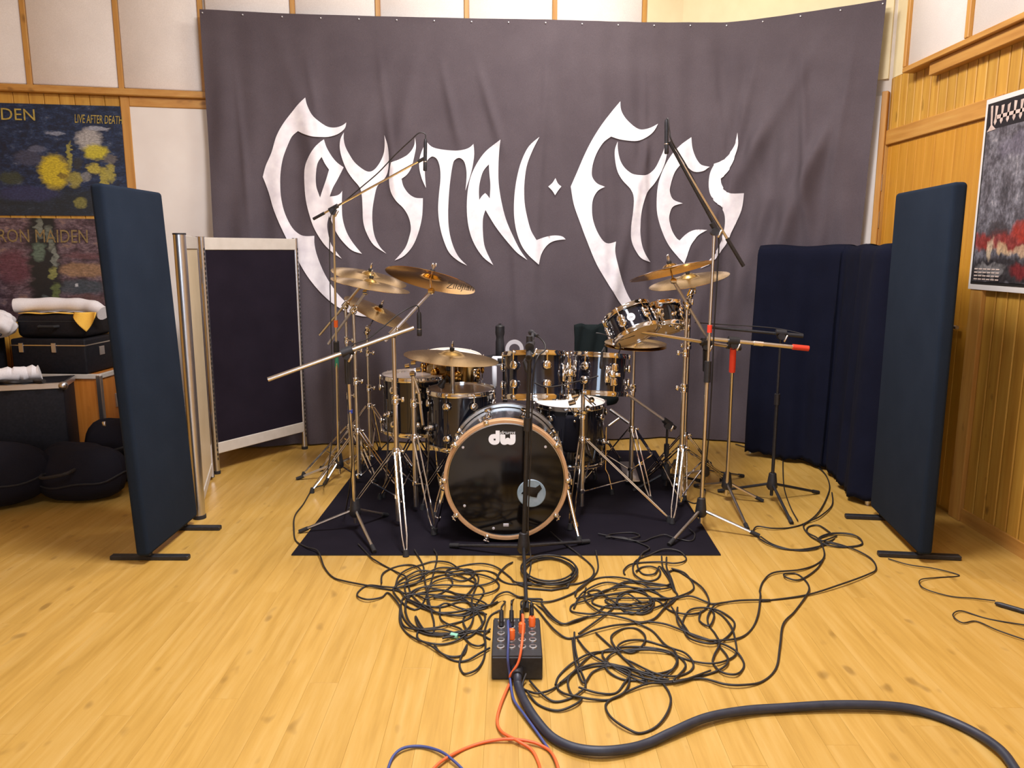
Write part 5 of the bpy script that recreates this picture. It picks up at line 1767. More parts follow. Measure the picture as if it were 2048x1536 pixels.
# M8 small boom aimed at the snare side
Y8 = 4.30
m8t = AT(1335, 845, Y8)
tip8 = AT(1240, 778, Y8 - 0.05)
d8 = (tip8 - m8t).normalized()
mic_stand('low boom microphone stand with pale arm aimed behind the floor tom', (1335, 845), Y8, (1330, 985), [G(1400, 965), G(1270, 985), G(1350, 925)], 'black_metal', (m8t - d8 * 0.06, tip8), clutch=900, boom_r=0.0078, tail_grip=0.05)
o8 = [o for o in COL.objects if o.get('label', '').startswith('low boom microphone stand')][0]
MB().cyl(m8t + d8 * 0.03, tip8, 0.0088, n=12).build('pale_arm', M['grey_metal'], o8)
microphone('silver tipped black microphone on the low pale boom', tip8 + d8 * 0.0, tip8 + d8 * 0.10, 0.012, 'pencil')

# clip-on tom microphones
for label, a, b, Y, r in (
        ('fat black clip-on microphone over the left floor tom rim', (889, 760), (880, 775), 4.02, 0.020),
        ('black clip-on microphone above the snare shell', (896, 722), (899, 742), 4.32, 0.020),
        ('black clip-on microphone at the left of the first rack tom', (1048, 722), (1058, 745), 3.62, 0.016),
        ('black clip-on microphone leaning at the second rack tom', (1204, 704), (1203, 738), 3.76, 0.011)):
    th = microphone(label, AT(*a, Y), AT(*b, Y), r, 'tom')
    q = AT(*a, Y)
    MB().tube([q, q + Vector((0.012, 0.01, 0.02)), q + Vector((0.02, 0.05, 0.0)), q + Vector((0.02, 0.08, -0.03))], 0.004, 6).build('rim_clip', M['black_plastic'], th)

# ================================================================ STAGE BOX
fb0, fb1 = G(983, 1360), G(1085, 1360)
SBH = 0.082
bk = G(1034, 1237, SBH)
sbx0, sbx1, sby0, sby1 = fb0.x, fb1.x, fb0.y, bk.y
scx, scy = (sbx0 + sbx1) / 2, (sby0 + sby1) / 2
sbx = thing('stage_box', 'black stage box with rows of cable sockets on the floor', 'stage box', (scx, scy, 0))
MB().box((scx, scy, SBH / 2), (sbx1 - sbx0, sby1 - sby0, SBH), None, 0.004).build('housing', M['black_metal'], sbx, smooth=False)
MB().box((scx, scy, SBH + 0.0015), (sbx1 - sbx0 - 0.006, sby1 - sby0 - 0.006, 0.003)).build('top_plate', M['black_plastic'], sbx, smooth=False)
jack = []
for r_ in range(5):
    for c_ in range(4):
        jx = sbx0 + 0.03 + c_ * (sbx1 - sbx0 - 0.06) / 3
        jy = sby0 + 0.058 + r_ * (sby1 - sby0 - 0.085) / 4
        jack.append((r_, c_, Vector((jx, jy, SBH + 0.003))))
        so = MB().lathe([(0.0, 0.001), (0.008, 0.001), (0.009, 0.005), (0.0135, 0.0045), (0.0145, 0.0)], jack[-1][2], n=16).build('socket', M['alu'], sbx)
        MB().cyl(jack[-1][2] + UP * 0.001, jack[-1][2] + UP * 0.0022, 0.0078, n=14).build('socket_hole', M['ink'], so)
J = {(r_, c_): p for r_, c_, p in jack}
MB().cyl(Vector((scx + 0.0, sby0 + 0.002, 0.035)), Vector((scx + 0.0, sby0 - 0.03, 0.032)), 0.022, 0.018, 16).build('cable_gland', M['black_plastic'], sbx)


def plug(j, mat='black_metal'):
    """a cable plug standing in a socket, leaning back; returns its cable end"""
    o = MB().cyl(j, j + Vector((0, 0.012, 0.055)), 0.0095, 0.0085, 12).build('plug', M[mat], None, origin=j)
    return o, j + Vector((0, 0.012, 0.055))


# ================================================================ CABLES
ZL = lambda x, y: (580 + x / 4.096, 1000 + y / 4.096)
ZR = lambda x, y: (1040 + x / 4.096, 1000 + y / 4.096)
ZD = lambda x, y: (740 + x / 3.41333, 1300 + y / 3.41333)
ZRR = lambda x, y: (1450 + x / 2.667, 960 + y / 2.667)
Z8 = lambda x, y: (1300 + x / 4.096, 820 + y / 4.096)
PX = lambda x, y: (x, y)
layer = [0]


def cable(label, segs, mat='cable', r=0.0038, group=None, pre=(), post=(), name='microphone_cable', n=6):
    """segs: (zoom function, points) lists traced on the floor; pre/post: world points"""
    layer[0] += 1
    k = layer[0]
    pts = list(pre)
    i = 0
    for zf, ps in segs:
        for x, y in ps:
            p = G(*zf(x, y), 0.0)
            z = r + gz(p) + 0.0035 + 0.0035 * math.sin(i * 1.7 + k * 2.3) + 0.0015 * math.sin(i * 0.9 + k)
            pts.append(Vector((p.x, p.y, z)))
            i += 1
    pts += list(post)
    path_ = catmull(pts, 7)
    if not pre:
        pass
    o = MB().tube(path_, r, n).build(name, M[mat], None, origin=(path_[len(path_) // 2].x, path_[len(path_) // 2].y, 0), angle=80)
    return tag(o, label, 'cable', group)


def conn(label, p, d, mat='black_metal', ln=0.06):
    d = Vector(d).normalized()
    o = MB().lathe([(0.0045, 0), (0.0075, 0.006), (0.0095, 0.02), (0.0095, ln), (0.0, ln)], p, d, 12).build('plug', M[mat], None, origin=p)
    return tag(o, label, 'plug')


up5 = lambda j: [j + Vector((0, 0.014, 0.10)), j + Vector((0, 0.006, 0.05)), j + Vector((0, 0, 0.006))]
# the cable ends that climb into the box go over its back edge
fan = lambda c, x: [Vector((x, sby1 + 0.05, 0.05)), Vector((J[(4, c)].x, sby1 - 0.0, SBH + 0.03))]

# left side of the tangle
cable('black cable running out from the left boom stand and sweeping to the box', [(PX, [(648, 974), (626, 980), (607, 1010), (590, 1035), (588, 1062), (592, 1083)]), (ZL, [(140, 410), (230, 450), (280, 560), (350, 640), (450, 680), (620, 715), (800, 740), (900, 760), (960, 830), (1110, 885), (1250, 885), (1400, 845), (1560, 880), (1650, 870), (1760, 840)])],
      post=[J[(4, 0)] + Vector((0, 0.05, 0.03)), J[(4, 0)] + Vector((0, 0.012, 0.03)), J[(3, 0)] + Vector((0, 0, 0.02))])
cable('black cable leaving the mat beside the front left stand foot', [(ZL, [(560, 380), (660, 480), (700, 512), (760, 540), (840, 580), (900, 620), (950, 650), (970, 710), (1000, 790), (1110, 900), (1200, 935), (1350, 925), (1500, 900), (1620, 890), (1700, 850)])])
cable('black cable making the small far left loop of the tangle', [(ZL, [(750, 700), (760, 620), (850, 560), (960, 540), (1050, 570), (1085, 640), (1020, 700), (900, 730), (780, 730), (640, 710), (560, 760), (560, 810), (640, 838), (750, 810), (800, 770), (860, 830), (905, 900), (912, 1000), (960, 1062), (1100, 1090), (1250, 1080), (1400, 1120), (1480, 1195), (1550, 1215), (1598, 1180), (1590, 1120), (1640, 1080)])])
cable('black cable dropping straight down through the left tangle', [(ZL, [(1020, 430), (1090, 540), (1100, 640), (1120, 760), (1150, 900), (1180, 1020), (1165, 1110), (1060, 1060), (1030, 960), (1120, 1090), (1300, 1130)])])
cable('black cable forming the upper wide arcs of the left tangle', [(ZL, [(860, 730), (890, 640), (960, 590), (1080, 540), (1180, 515), (1300, 530), (1380, 572), (1440, 592), (1500, 640), (1520, 700), (1450, 790), (1350, 830), (1230, 820), (1180, 810), (1260, 760), (1330, 700), (1300, 660), (1180, 690), (1130, 760), (1130, 860), (1180, 930), (1290, 950), (1420, 940), (1560, 880)])])
cable('black cable with the tight double loop at the upper middle left', [(ZL, [(1980, 700), (1850, 690), (1800, 640), (1700, 570), (1600, 542), (1480, 535), (1350, 560), (1280, 600), (1300, 650), (1400, 675), (1480, 650), (1512, 612), (1450, 580), (1330, 592), (1190, 600), (1060, 600), (960, 640), (890, 680), (860, 740)])])
cable('black cable circling the whole left tangle in one wide oval', [(ZL, [(945, 930), (950, 840), (1000, 770), (1100, 732), (1230, 742), (1400, 782), (1550, 795), (1680, 760), (1712, 705), (1660, 660), (1550, 628), (1400, 612), (1250, 622), (1150, 660), (1000, 712), (860, 735)])])
cable('black cable entering the left side of the box at its middle', [(ZL, [(1420, 610), (1300, 640), (1500, 600), (1600, 585), (1690, 620), (1690, 670), (1600, 705), (1450, 715), (1250, 715), (1080, 735), (980, 800), (948, 880), (960, 980), (1010, 1050), (1120, 1092), (1280, 1112), (1420, 1095), (1560, 1085), (1640, 1082)])])
tape_mark = MB().cyl(Vector((0, 0, 0)), Vector((0, 0, 0)) + Vector((0.03, 0.006, 0)), 0.009, n=10)
pm = G(*ZL(1345, 1110), 0.01)
tm_ = MB().cyl(pm + Vector((-0.012, 0.004, 0)), pm + Vector((0.014, -0.006, 0)), 0.0095, n=10).build('cable_tape', M['mint'], None, origin=pm)
tag(tm_, 'mint green tape wound round a cable left of the box', 'tape')
cable('black cable sagging below the mint tape towards the box', [(ZL, [(905, 880), (900, 1000), (940, 1080), (1020, 1150), (1120, 1190), (1250, 1195), (1370, 1165), (1450, 1110), (1420, 1020), (1440, 950), (1530, 930), (1610, 960)])])
cable('black cable along the lower left border of the tangle', [(ZL, [(1230, 880), (1230, 970), (1280, 1030), (1400, 1075), (1450, 1140), (1560, 1060), (1600, 980), (1560, 930), (1440, 990), (1300, 1040), (1180, 1070), (1060, 1080), (1050, 1150), (1150, 1215), (1250, 1280), (1350, 1325), (1450, 1328), (1560, 1278), (1636, 1230)])])
cable('black cable with a hanging loop close to the lower left of the box', [(ZL, [(1180, 1190), (1230, 1270), (1320, 1298), (1420, 1280), (1450, 1210), (1400, 1310), (1390, 1370), (1420, 1430), (1470, 1440), (1540, 1400), (1588, 1310), (1602, 1200), (1592, 1110), (1620, 1000), (1655, 945), (1720, 920)])])
cable('black cable lying in the flat oval nearest the box corner, left', [(ZL, [(960, 840), (1080, 880), (1200, 890), (1280, 870), (1400, 905), (1520, 912), (1620, 885), (1560, 845), (1450, 812), (1300, 800), (1170, 812), (1110, 830), (1010, 770), (930, 770), (870, 735)])])
cable('black cable bending from the left tangle over the back of the box', [(ZL, [(1640, 870), (1700, 800), (1780, 775), (1860, 800), (1950, 815), (2060, 830)]), (ZR, [(180, 870), (280, 980), (360, 1030), (450, 1010), (560, 970)])])

# coil and centre
ctr = G(*ZR(240, 600))
co_pts = []
rx = (G(*ZR(455, 600)).x - G(*ZR(25, 600)).x) / 2
ry = (G(*ZR(240, 485)).y - G(*ZR(240, 715)).y) / 2
for k in range(4 * 28):
    a = 2 * math.pi * k / 28
    t = k / (4 * 28)
    f = 1.0 - 0.05 * math.sin(t * 9)
    co_pts.append(ctr + Vector((rx * f * math.cos(a) + 0.006 * math.sin(3 * t * 6), ry * f * math.sin(a), 0.006 + 0.009 * t * 2.6)))
co_pts += [ctr + Vector((rx * 0.6, -ry * 1.05, 0.006)), ctr + Vector((0, -ry * 1.22, 0.005)), ctr + Vector((-rx * 0.8, -ry * 1.1, 0.005)), ctr + Vector((-rx * 1.25, -ry * 0.8, 0.005))]
o = MB().tube(co_pts, 0.0042, 6).build('coiled_cable', M['cable'], None, origin=(ctr.x, ctr.y, 0), angle=80)
tag(o, 'neatly coiled black cable ring at the mat edge before the bass drum', 'cable')
cable('black cable crossing from the mat behind the coil to its left', [(ZR, [(250, 290), (330, 360), (450, 440), (560, 520), (605, 590), (580, 650), (480, 692), (350, 712), (200, 716), (50, 702), (-100, 690), (-180, 640), (-120, 560), (-60, 520)])])
cable('black cable curving round the right side of the coil to the box', [(ZR, [(620, 440), (640, 560), (600, 640), (500, 735), (400, 790), (250, 842), (110, 850), (20, 815), (-60, 830)])], post=[J[(4, 1)] + Vector((0, 0.05, 0.05)), J[(4, 1)] + Vector((0, 0.012, 0.05)), J[(3, 1)] + Vector((0, 0, 0.02))])
# right tangle
cable('black cable with small rings at the mat edge, right of centre', [(ZR, [(860, 620), (850, 590), (900, 545), (1000, 520), (1150, 520), (1260, 540), (1340, 520), (1360, 480), (1300, 440), (1180, 430), (1060, 460), (960, 500), (925, 560), (940, 630), (1030, 670), (1120, 655), (1148, 600), (1080, 560), (1000, 560), (950, 600)])])
cable('black cable rippling inside the small rings at the mat edge', [(ZR, [(700, 330), (850, 330), (980, 370), (1060, 420), (1000, 460), (960, 530), (1000, 610), (1100, 620), (1140, 560), (1180, 600), (1230, 690), (1180, 725), (1080, 715), (980, 690), (860, 690), (760, 750)])])
cable('black cable bundled down the right side and back into the box', [(ZR, [(1160, 470), (1170, 560), (1220, 640), (1250, 740), (1290, 790), (1250, 850), (1180, 905), (1100, 985), (980, 1010), (850, 985), (700, 962), (560, 972), (450, 1010), (340, 1030), (250, 980), (180, 900), (100, 862)])], post=[J[(4, 3)] + Vector((0, 0.05, 0.05)), J[(4, 3)] + Vector((0, 0.012, 0.04)), J[(3, 3)] + Vector((0, 0, 0.05))])
cable('black cable along the lower edge of the right bundle', [(ZR, [(1200, 480), (1200, 570), (1240, 660), (1270, 750), (1285, 800), (1200, 880), (1080, 995), (900, 1025), (760, 1052), (600, 1092), (470, 1132), (380, 1142), (290, 1090), (220, 1010), (150, 920), (60, 850)])], post=[J[(4, 2)] + Vector((0, 0.05, 0.05)), J[(4, 2)] + Vector((0, 0.012, 0.04)), J[(3, 2)] + Vector((0, 0, 0.05))])
cable('black cable in long flat bends across the upper right tangle', [(ZR, [(460, 830), (550, 800), (700, 755), (850, 690), (960, 680), (1100, 690), (1240, 722), (1150, 752), (980, 752), (800, 772), (650, 802), (540, 840), (430, 870), (420, 920), (520, 952), (620, 950), (700, 880), (820, 860), (960, 880), (1080, 910), (1000, 945), (880, 930)])])
cable('black cable winding as rings in the heart of the right tangle', [(ZR, [(540, 730), (530, 820), (600, 900), (700, 935), (850, 935), (1000, 940), (1080, 900), (1092, 830), (1000, 772), (900, 760), (800, 810), (820, 890), (920, 945), (1030, 900), (1080, 860), (960, 850), (840, 880), (720, 820), (640, 750), (560, 760), (590, 800), (720, 800), (860, 770), (1000, 740), (1150, 740)])])
cable('black cable arching over the top of the right tangle', [(ZR, [(450, 800), (480, 740), (600, 660), (720, 638), (850, 660), (980, 700), (1090, 750), (1180, 810), (1260, 820), (1400, 760), (1420, 700), (1350, 615), (1240, 582)])])
cable('black cable arching out widest on the upper right side', [(ZR, [(1220, 600), (1280, 585), (1400, 660), (1500, 750), (1548, 850), (1500, 920), (1400, 952), (1300, 945), (1220, 910), (1120, 830), (1000, 860), (880, 790), (800, 830), (760, 900), (640, 1000), (480, 1110)])])
cable('black cable going off right in a long low line towards the gobo', [(ZR, [(1100, 830), (1280, 820), (1400, 810), (1530, 850), (1600, 862), (1800, 842), (2048, 835)]), (ZRR, [(200, 650), (430, 622), (620, 570), (760, 515), (806, 480), (780, 430), (700, 385), (600, 345), (500, 320), (560, 296), (680, 302), (732, 345), (640, 362), (540, 345), (480, 375), (380, 380), (260, 355), (190, 315)])])
cable('black cable in a wide round bow on the outer right', [(ZR, [(1290, 900), (1285, 1000), (1350, 1085), (1480, 1152), (1620, 1172), (1800, 1142), (1900, 1060), (1950, 950), (1968, 800)]), (ZRR, [(185, 600), (205, 545), (260, 505), (400, 488), (490, 452), (530, 405), (500, 330), (440, 290), (445, 255), (500, 250), (560, 290)])])
cable('black cable hanging in two drops at the right end of the tangle', [(ZR, [(1480, 930), (1470, 1000), (1550, 1050), (1590, 960), (1560, 900), (1660, 960), (1730, 1060), (1760, 1160), (1770, 1270), (1690, 1330), (1580, 1362), (1440, 1340), (1300, 1292), (1180, 1262), (1020, 1252), (880, 1252), (700, 1252), (560, 1282), (420, 1362), (320, 1450), (290, 1530)])])
cable('black cable with the small pear loop at the lower right', [(ZR, [(1700, 850), (1600, 880), (1540, 960), (1545, 1030), (1600, 1110), (1632, 1200), (1590, 1290), (1582, 1350), (1650, 1430), (1760, 1452), (1822, 1400), (1832, 1340), (1780, 1272), (1690, 1215), (1580, 1170), (1400, 1110), (1200, 1040), (1050, 1010)])])
cable('black cable drawing flat ovals in the lower right tangle', [(ZR, [(330, 1525), (450, 1425), (600, 1372), (760, 1372), (900, 1402), (1080, 1442), (1250, 1402), (1290, 1330), (1250, 1240), (1150, 1195), (1000, 1160), (860, 1182), (800, 1230), (920, 1262), (1010, 1200), (1022, 1130), (950, 1062), (850, 1062), (760, 1122), (752, 1182), (840, 1300), (930, 1350), (1100, 1440), (1250, 1460), (1380, 1420), (1420, 1360), (1350, 1280), (1200, 1210), (1080, 1080), (940, 1020)])])
cable('black cable dropping diagonally through the lower right ovals', [(ZR, [(430, 1150), (440, 1250), (460, 1380), (520, 1520), (600, 1420), (740, 1380), (900, 1430), (850, 1520), (780, 1590), (640, 1600), (480, 1560)])])
cable('black cable slanting across the lower right from the bundle', [(ZR, [(470, 1150), (560, 1270), (700, 1350), (870, 1420), (1000, 1480), (1180, 1510), (1350, 1480), (1560, 1430), (1680, 1380), (1700, 1310), (1640, 1220)])])
cable('black cable forming the outermost far right sweep to the floor front', [(ZRR, [(530, 415), (490, 480), (400, 540), (330, 535), (315, 512), (380, 505), (430, 545), (448, 590), (430, 630), (370, 710), (310, 780), (292, 900), (272, 1010), (200, 1080), (100, 1108), (0, 1105)]), (ZD, [(2250, 205), (2048, 238), (1900, 250), (1760, 295), (1640, 345), (1520, 352), (1420, 342), (1320, 310), (1280, 260), (1350, 210), (1420, 130)])])
cable('black cable bowing just below the right corner of the box', [(ZD, [(1040, 262), (1100, 305), (1160, 318), (1250, 278), (1330, 205), (1420, 145), (1560, 110), (1700, 120), (1900, 190), (2040, 225)])], pre=[Vector((scx + 0.03, sby0 - 0.012, 0.03))])
cable('black cable bowing second below the right corner of the box', [(ZD, [(1090, 230), (1160, 310), (1250, 360), (1350, 345), (1440, 300), (1472, 250), (1432, 130), (1400, 0), (1395, -100)])])
cable('black cable bowing lowest below the right corner of the box', [(ZD, [(1075, 305), (1150, 382), (1280, 426), (1400, 392), (1445, 340), (1380, 320), (1350, 230), (1400, 160), (1520, 40), (1680, 0)])])
cable('black cable hanging as a single round loop at the lower right', [(ZD, [(1760, 130), (1770, 230), (1730, 310), (1640, 350), (1608, 400), (1650, 490), (1760, 560), (1850, 576), (1960, 530), (2035, 435), (2050, 330), (1990, 230), (1880, 160)])])

# more slack: cables lying in overlapping turns
rnd = random.Random(21)


def turns(zf, c, rx_, ry_, n, drift, start=None, end=None, wob=0.25):
    pts = list(start or [])
    a = rnd.uniform(0, 6.28)
    cx, cy = c
    for k in range(n):
        a += rnd.uniform(0.75, 1.15)
        f = 1 + rnd.uniform(-wob, wob)
        pts.append((cx + rx_ * f * math.cos(a), cy + ry_ * f * math.sin(a)))
        cx += drift[0] + rnd.uniform(-12, 12)
        cy += drift[1] + rnd.uniform(-8, 8)
    return [(zf, pts + list(end or []))]


cable('black cable in round turns near the middle of the left tangle', turns(ZL, (1220, 740), 330, 170, 12, (6, 8), [(1180, 430), (1200, 520)], [(1500, 900), (1620, 880)]))
cable('black cable in broad turns over the lower left tangle', turns(ZL, (1190, 900), 290, 180, 11, (10, 6), None, [(1480, 1090), (1640, 1150)]))
cable('black cable in stretched turns through the upper right tangle', turns(ZR, (820, 790), 260, 90, 15, (10, 4), [(440, 900)], [(1230, 830)]))
cable('black cable in loose turns at the right end of the tangle', turns(ZR, (1500, 1020), 230, 130, 9, (10, 8), [(1240, 900)], None))
cable('black cable in wide turns over the lower right of the floor', turns(ZR, (1000, 1340), 330, 130, 13, (4, 4), [(620, 1100)], [(1560, 1420)]))

# cables behind, right of the kit
cable('black cable trailing down past the foot of the black stand', [(Z8, [(1090, 380), (1088, 500), (1100, 650), (1150, 800), (1210, 920)])], r=0.0034)
cable('black cable curving along the velvet hem and back to the stands', [(Z8, [(700, 290), (900, 340), (1100, 380), (1300, 440), (1420, 520), (1470, 620), (1450, 720), (1380, 850), (1280, 930), (1150, 970), (1000, 985), (880, 972), (842, 1000)])])
cable('black cable folding into a lying loop before the right gobo', [(Z8, [(1490, 680), (1490, 790), (1390, 890), (1260, 950), (1300, 1030), (1380, 1085), (1450, 1120), (1600, 1132), (1735, 1110), (1690, 1052), (1530, 1028), (1400, 1055), (1390, 1090), (1480, 1065), (1530, 1040)])])
cable('black cable arcing flat from the stand foot to the lying loop', [(Z8, [(880, 1060), (960, 1110), (1080, 1145), (1220, 1155), (1350, 1142), (1440, 1110), (1510, 1060)])])
cable('black cable lying in faint loops on the right of the mat', [(ZR, [(640, 300), (760, 320), (880, 340), (980, 320), (920, 285), (780, 290), (720, 320), (860, 350), (1000, 360), (1080, 330), (1180, 310), (1260, 330), (1400, 350), (1430, 300), (1380, 260)])], r=0.0034)
cable('thin brown cable leading away along the floor by the right wall', [(ZRR, [(870, 425), (980, 462), (1120, 482), (1250, 512), (1130, 525), (1040, 545), (1060, 588), (1200, 625), (1330, 640), (1440, 656)])], r=0.0026)
cable('thin dark cable with a narrow bight at the lower right edge', [(ZRR, [(1700, 800), (1590, 780), (1400, 742), (1260, 706), (1214, 735), (1265, 770), (1340, 760), (1450, 812), (1595, 862), (1700, 890)])], r=0.0026)
pj = G(*ZRR(1440, 656), 0.01)
conn('black jack plug lying on the floor near the right edge', pj, G(*ZRR(1530, 682), 0.01) - pj, 'black_plastic', 0.11)
pj = G(*ZRR(1565, 695), 0.01)
conn('second black plug cut by the right edge of the picture', pj, G(*ZRR(1640, 710), 0.01) - pj, 'black_plastic', 0.08)

# thick multicore
mpts = [(1000, 1300 + 235 / 3.413)]
cable('thick dark grey multicore snaking from the box to the lower right corner', [(ZD, [(1010, 262), (1030, 320), (1062, 400), (1125, 505), (1235, 622), (1380, 700), (1560, 735), (1750, 712), (1900, 662), (2048, 602)]), (PX, [(1410, 1449), (1487, 1432), (1562, 1425), (1675, 1421), (1787, 1424), (1862, 1436), (1937, 1468), (1994, 1509), (2024, 1545), (2055, 1600), (2070, 1680)])],
      'multicore', 0.0135, pre=[Vector((scx, sby0 - 0.02, 0.033)), Vector((scx + 0.002, sby0 - 0.035, 0.028))], name='multicore_cable', n=12)
# orange and blue cables
jo = J[(3, 2)]
cable('orange cable plugged into the box top, trailing down in a curl', [(ZD, [(960, 225), (935, 290), (890, 400), (868, 500), (900, 580), (1000, 642), (1100, 692), (1150, 780), (1160, 850), (1150, 950), (1080, 1150), (960, 1400), (900, 1700)])], 'orange_cable', 0.0046,
      pre=[jo + Vector((0, 0, 0.01)), jo + Vector((0.002, -0.004, 0.05)), J[(2, 2)] + Vector((0.004, 0, 0.045)), J[(0, 2)] + Vector((-0.002, -0.03, 0.03)), Vector((scx + 0.004, sby0 - 0.012, 0.07)), Vector((scx - 0.022, sby0 - 0.022, 0.03))], name='orange_cable')
cable('orange cable arching at the bottom edge of the picture', [(ZD, [(120, 1650), (200, 1200), (330, 950), (440, 830), (520, 762), (650, 682), (800, 637), (950, 632), (1100, 648), (1200, 682), (1250, 740), (1285, 840), (1290, 940), (1240, 1200), (1180, 1600)])], 'orange_cable', 0.0044, name='orange_cable')
jb = J[(2, 1)]
cable('dark blue cable leaving the box beside the orange one', [(ZD, [(965, 280), (985, 365), (1055, 470), (1140, 580), (1215, 680), (1270, 780), (1290, 900), (1280, 1150), (1220, 1650)])], 'blue_cable', 0.0046,
      pre=[jb + Vector((0, 0, 0.01)), jb + Vector((-0.012, -0.004, 0.05)), J[(0, 1)] + Vector((-0.010, -0.01, 0.045)), Vector((sbx0 + 0.054, sby0 - 0.006, 0.08)), Vector((sbx0 + 0.06, sby0 - 0.012, 0.03))], name='blue_cable')
cable('dark blue cable bowing at the bottom left of the orange arch', [(ZD, [(60, 1600), (80, 1150), (110, 900), (130, 800), (165, 738), (230, 692), (330, 671), (430, 692), (520, 742), (640, 840), (720, 930), (800, 1150), (840, 1600)])], 'blue_cable', 0.0042, name='blue_cable')
# orange connectors on top of the box
for lab, j, m_ in (('orange plug boot at the lower left of the box sockets', J[(1, 1)], 'orange'), ('orange plug boot in the middle right box row', J[(2, 2)], 'orange'), ('orange plug boot at the upper right of the box sockets', J[(3, 3)], 'orange')):
    o = MB().lathe([(0.0, 0.0), (0.011, 0.0), (0.0125, 0.012), (0.0125, 0.03), (0.008, 0.036), (0.0, 0.036)], j + Vector((0, 0.0, 0.004)), (0, 0.3, 1), 14).build('plug', M[m_], None, origin=j)
    tag(o, lab, 'plug')
nm_ = ('first', 'second', 'third', 'fourth')
for c_ in range(4):
    o = MB().cyl(J[(3 if c_ != 3 else 4, c_)] + UP * 0.004, J[(3 if c_ != 3 else 4, c_)] + Vector((0, 0.03, 0.05)), 0.009, 0.0075, 12).build('plug', M['black_metal'], None, origin=J[(3, c_)])
    tag(o, 'black plug in the %s column of box sockets counted from the left' % nm_[c_], 'plug')

# hanging cables of the overheads
a_ = AT(851, 279, Y1 - 0.12)
pts = [a_, AT(850, 268, Y1 - 0.12), AT(838, 266, Y1 - 0.12), AT(822, 280, Y1 - 0.11), AT(790, 310, Y1 - 0.08), AT(757, 345, Y1 - 0.06), AT(722, 375, Y1 - 0.04), AT(690, 402, Y1 - 0.015), AT(668, 420, Y1 - 0.02), AT(660, 450, Y1 - 0.015), AT(660, 560, Y1 - 0.01), AT(663, 700, Y1 - 0.01), AT(666, 850, Y1 - 0.02), AT(655, 945, Y1 - 0.06), G(648, 974, 0.012)]
o = MB().tube(catmull(pts, 6), 0.0032, 6).build('microphone_cable', M['cable'], None, angle=80, origin=pts[-1])
tag(o, 'black cable from the left overhead microphone hanging down its stand', 'cable')
pts = [AT(1333, 241, Y3 - 0.05), AT(1336, 238, Y3 - 0.06), AT(1339, 262, Y3 - 0.065), AT(1345, 285, Y3 - 0.065), AT(1380, 345, Y3 - 0.02), AT(1420, 430, Y3 + 0.02), AT(1437, 470, Y3 + 0.02), AT(1434, 560, Y3 + 0.02), AT(1428, 660, Y3 + 0.02), AT(1424, 760, Y3 + 0.02), AT(1415, 900, Y3 + 0.02), AT(1400, 1000, Y3 + 0.06), G(1370, 1000, 0.015)]
o = MB().tube(catmull(pts, 6), 0.0036, 6).build('microphone_cable', M['cable'], None, angle=80, origin=pts[-1])
tag(o, 'black cable from the right overhead microphone hanging down its stand', 'cable')
pts = [AT(838, 625, Y2 + 0.1), AT(835, 612, Y2 + 0.1), AT(820, 615, Y2 + 0.09), AT(795, 630, Y2 + 0.06), AT(765, 655, Y2 + 0.03), AT(735, 678, Y2 + 0.01), AT(705, 690, Y2 - 0.0), AT(693, 712, Y2 - 0.015), AT(696, 800, Y2 - 0.03), AT(704, 930, Y2 - 0.04), G(690, 1030, 0.015)]
o = MB().tube(catmull(pts, 6), 0.003, 6).build('microphone_cable', M['cable'], None, angle=80, origin=pts[-1])
tag(o, 'black cable arching from the microphone on the long low left boom', 'cable')
pts = [AT(1075, 672, Y7 + 0.16), AT(1088, 685, Y7 + 0.15), AT(1090, 700, Y7 + 0.1), AT(1075, 715, Y7 + 0.03), AT(1066, 760, Y7 + 0.015), AT(1062, 900, Y7 + 0.015), AT(1056, 1050, Y7 + 0.02), G(1062, 1125, 0.012), G(1052, 1180, 0.01), G(1044, 1222, 0.012)]
o = MB().tube(catmull(pts, 6), 0.0036, 6).build('microphone_cable', M['cable'], None, angle=80, origin=pts[-1])
tag(o, 'black cable running down the upright stand before the bass drum', 'cable')
pts = [AT(1068, 765, 3.62), AT(1090, 773, 3.62), AT(1115, 772, 3.64), AT(1150, 764, 3.68), AT(1180, 757, 3.74), AT(1196, 752, 3.76)]
o = MB().tube(catmull(pts, 6), 0.003, 6).build('microphone_cable', M['cable'], None, angle=80, origin=pts[-1])
tag(o, 'black cable slung between the clip-on microphones of the rack toms', 'cable')
pts = [AT(1192, 666, 3.96), AT(1205, 668, 3.96), AT(1225, 676, 3.98), AT(1240, 690, 4.0), AT(1238, 705, 4.0), AT(1225, 725, 3.9), AT(1210, 735, 3.8)]
o = MB().tube(catmull(pts, 6), 0.0032, 6).build('microphone_cable', M['cable'], None, angle=80, origin=pts[-1])
tag(o, 'black cable curling past the hi-hat edge below the small tom', 'cable')
pts = [AT(1606, 668, Y6 + 0.0), AT(1560, 658, Y6 + 0.03), AT(1500, 652, Y6 + 0.05), AT(1430, 648, Y6 + 0.06), AT(1390, 645, Y6 + 0.05)]
o = MB().tube(catmull(pts, 6), 0.003, 6).build('microphone_cable', M['cable'], None, angle=80, origin=pts[-1])
tag(o, 'black cable strung along the boom before the navy velvet', 'cable')

# ================================================================ PILE OF CASES ON THE LEFT
PA = math.radians(12)


def case_box(name, label, c, size, rot, mat, bevel=0.012, cat='case'):
    R = Matrix.Rotation(rot, 3, 'Z')
    th = thing(name, label, cat, Vector((c[0], c[1], c[2] - size[2] / 2)))
    rounded_box(MB(), Vector(c), size, R, bevel, 3).build('body', M[mat], th, angle=40)
    return th, R


def on_case(c, R, v):
    return Vector(c) + R @ Vector(v)


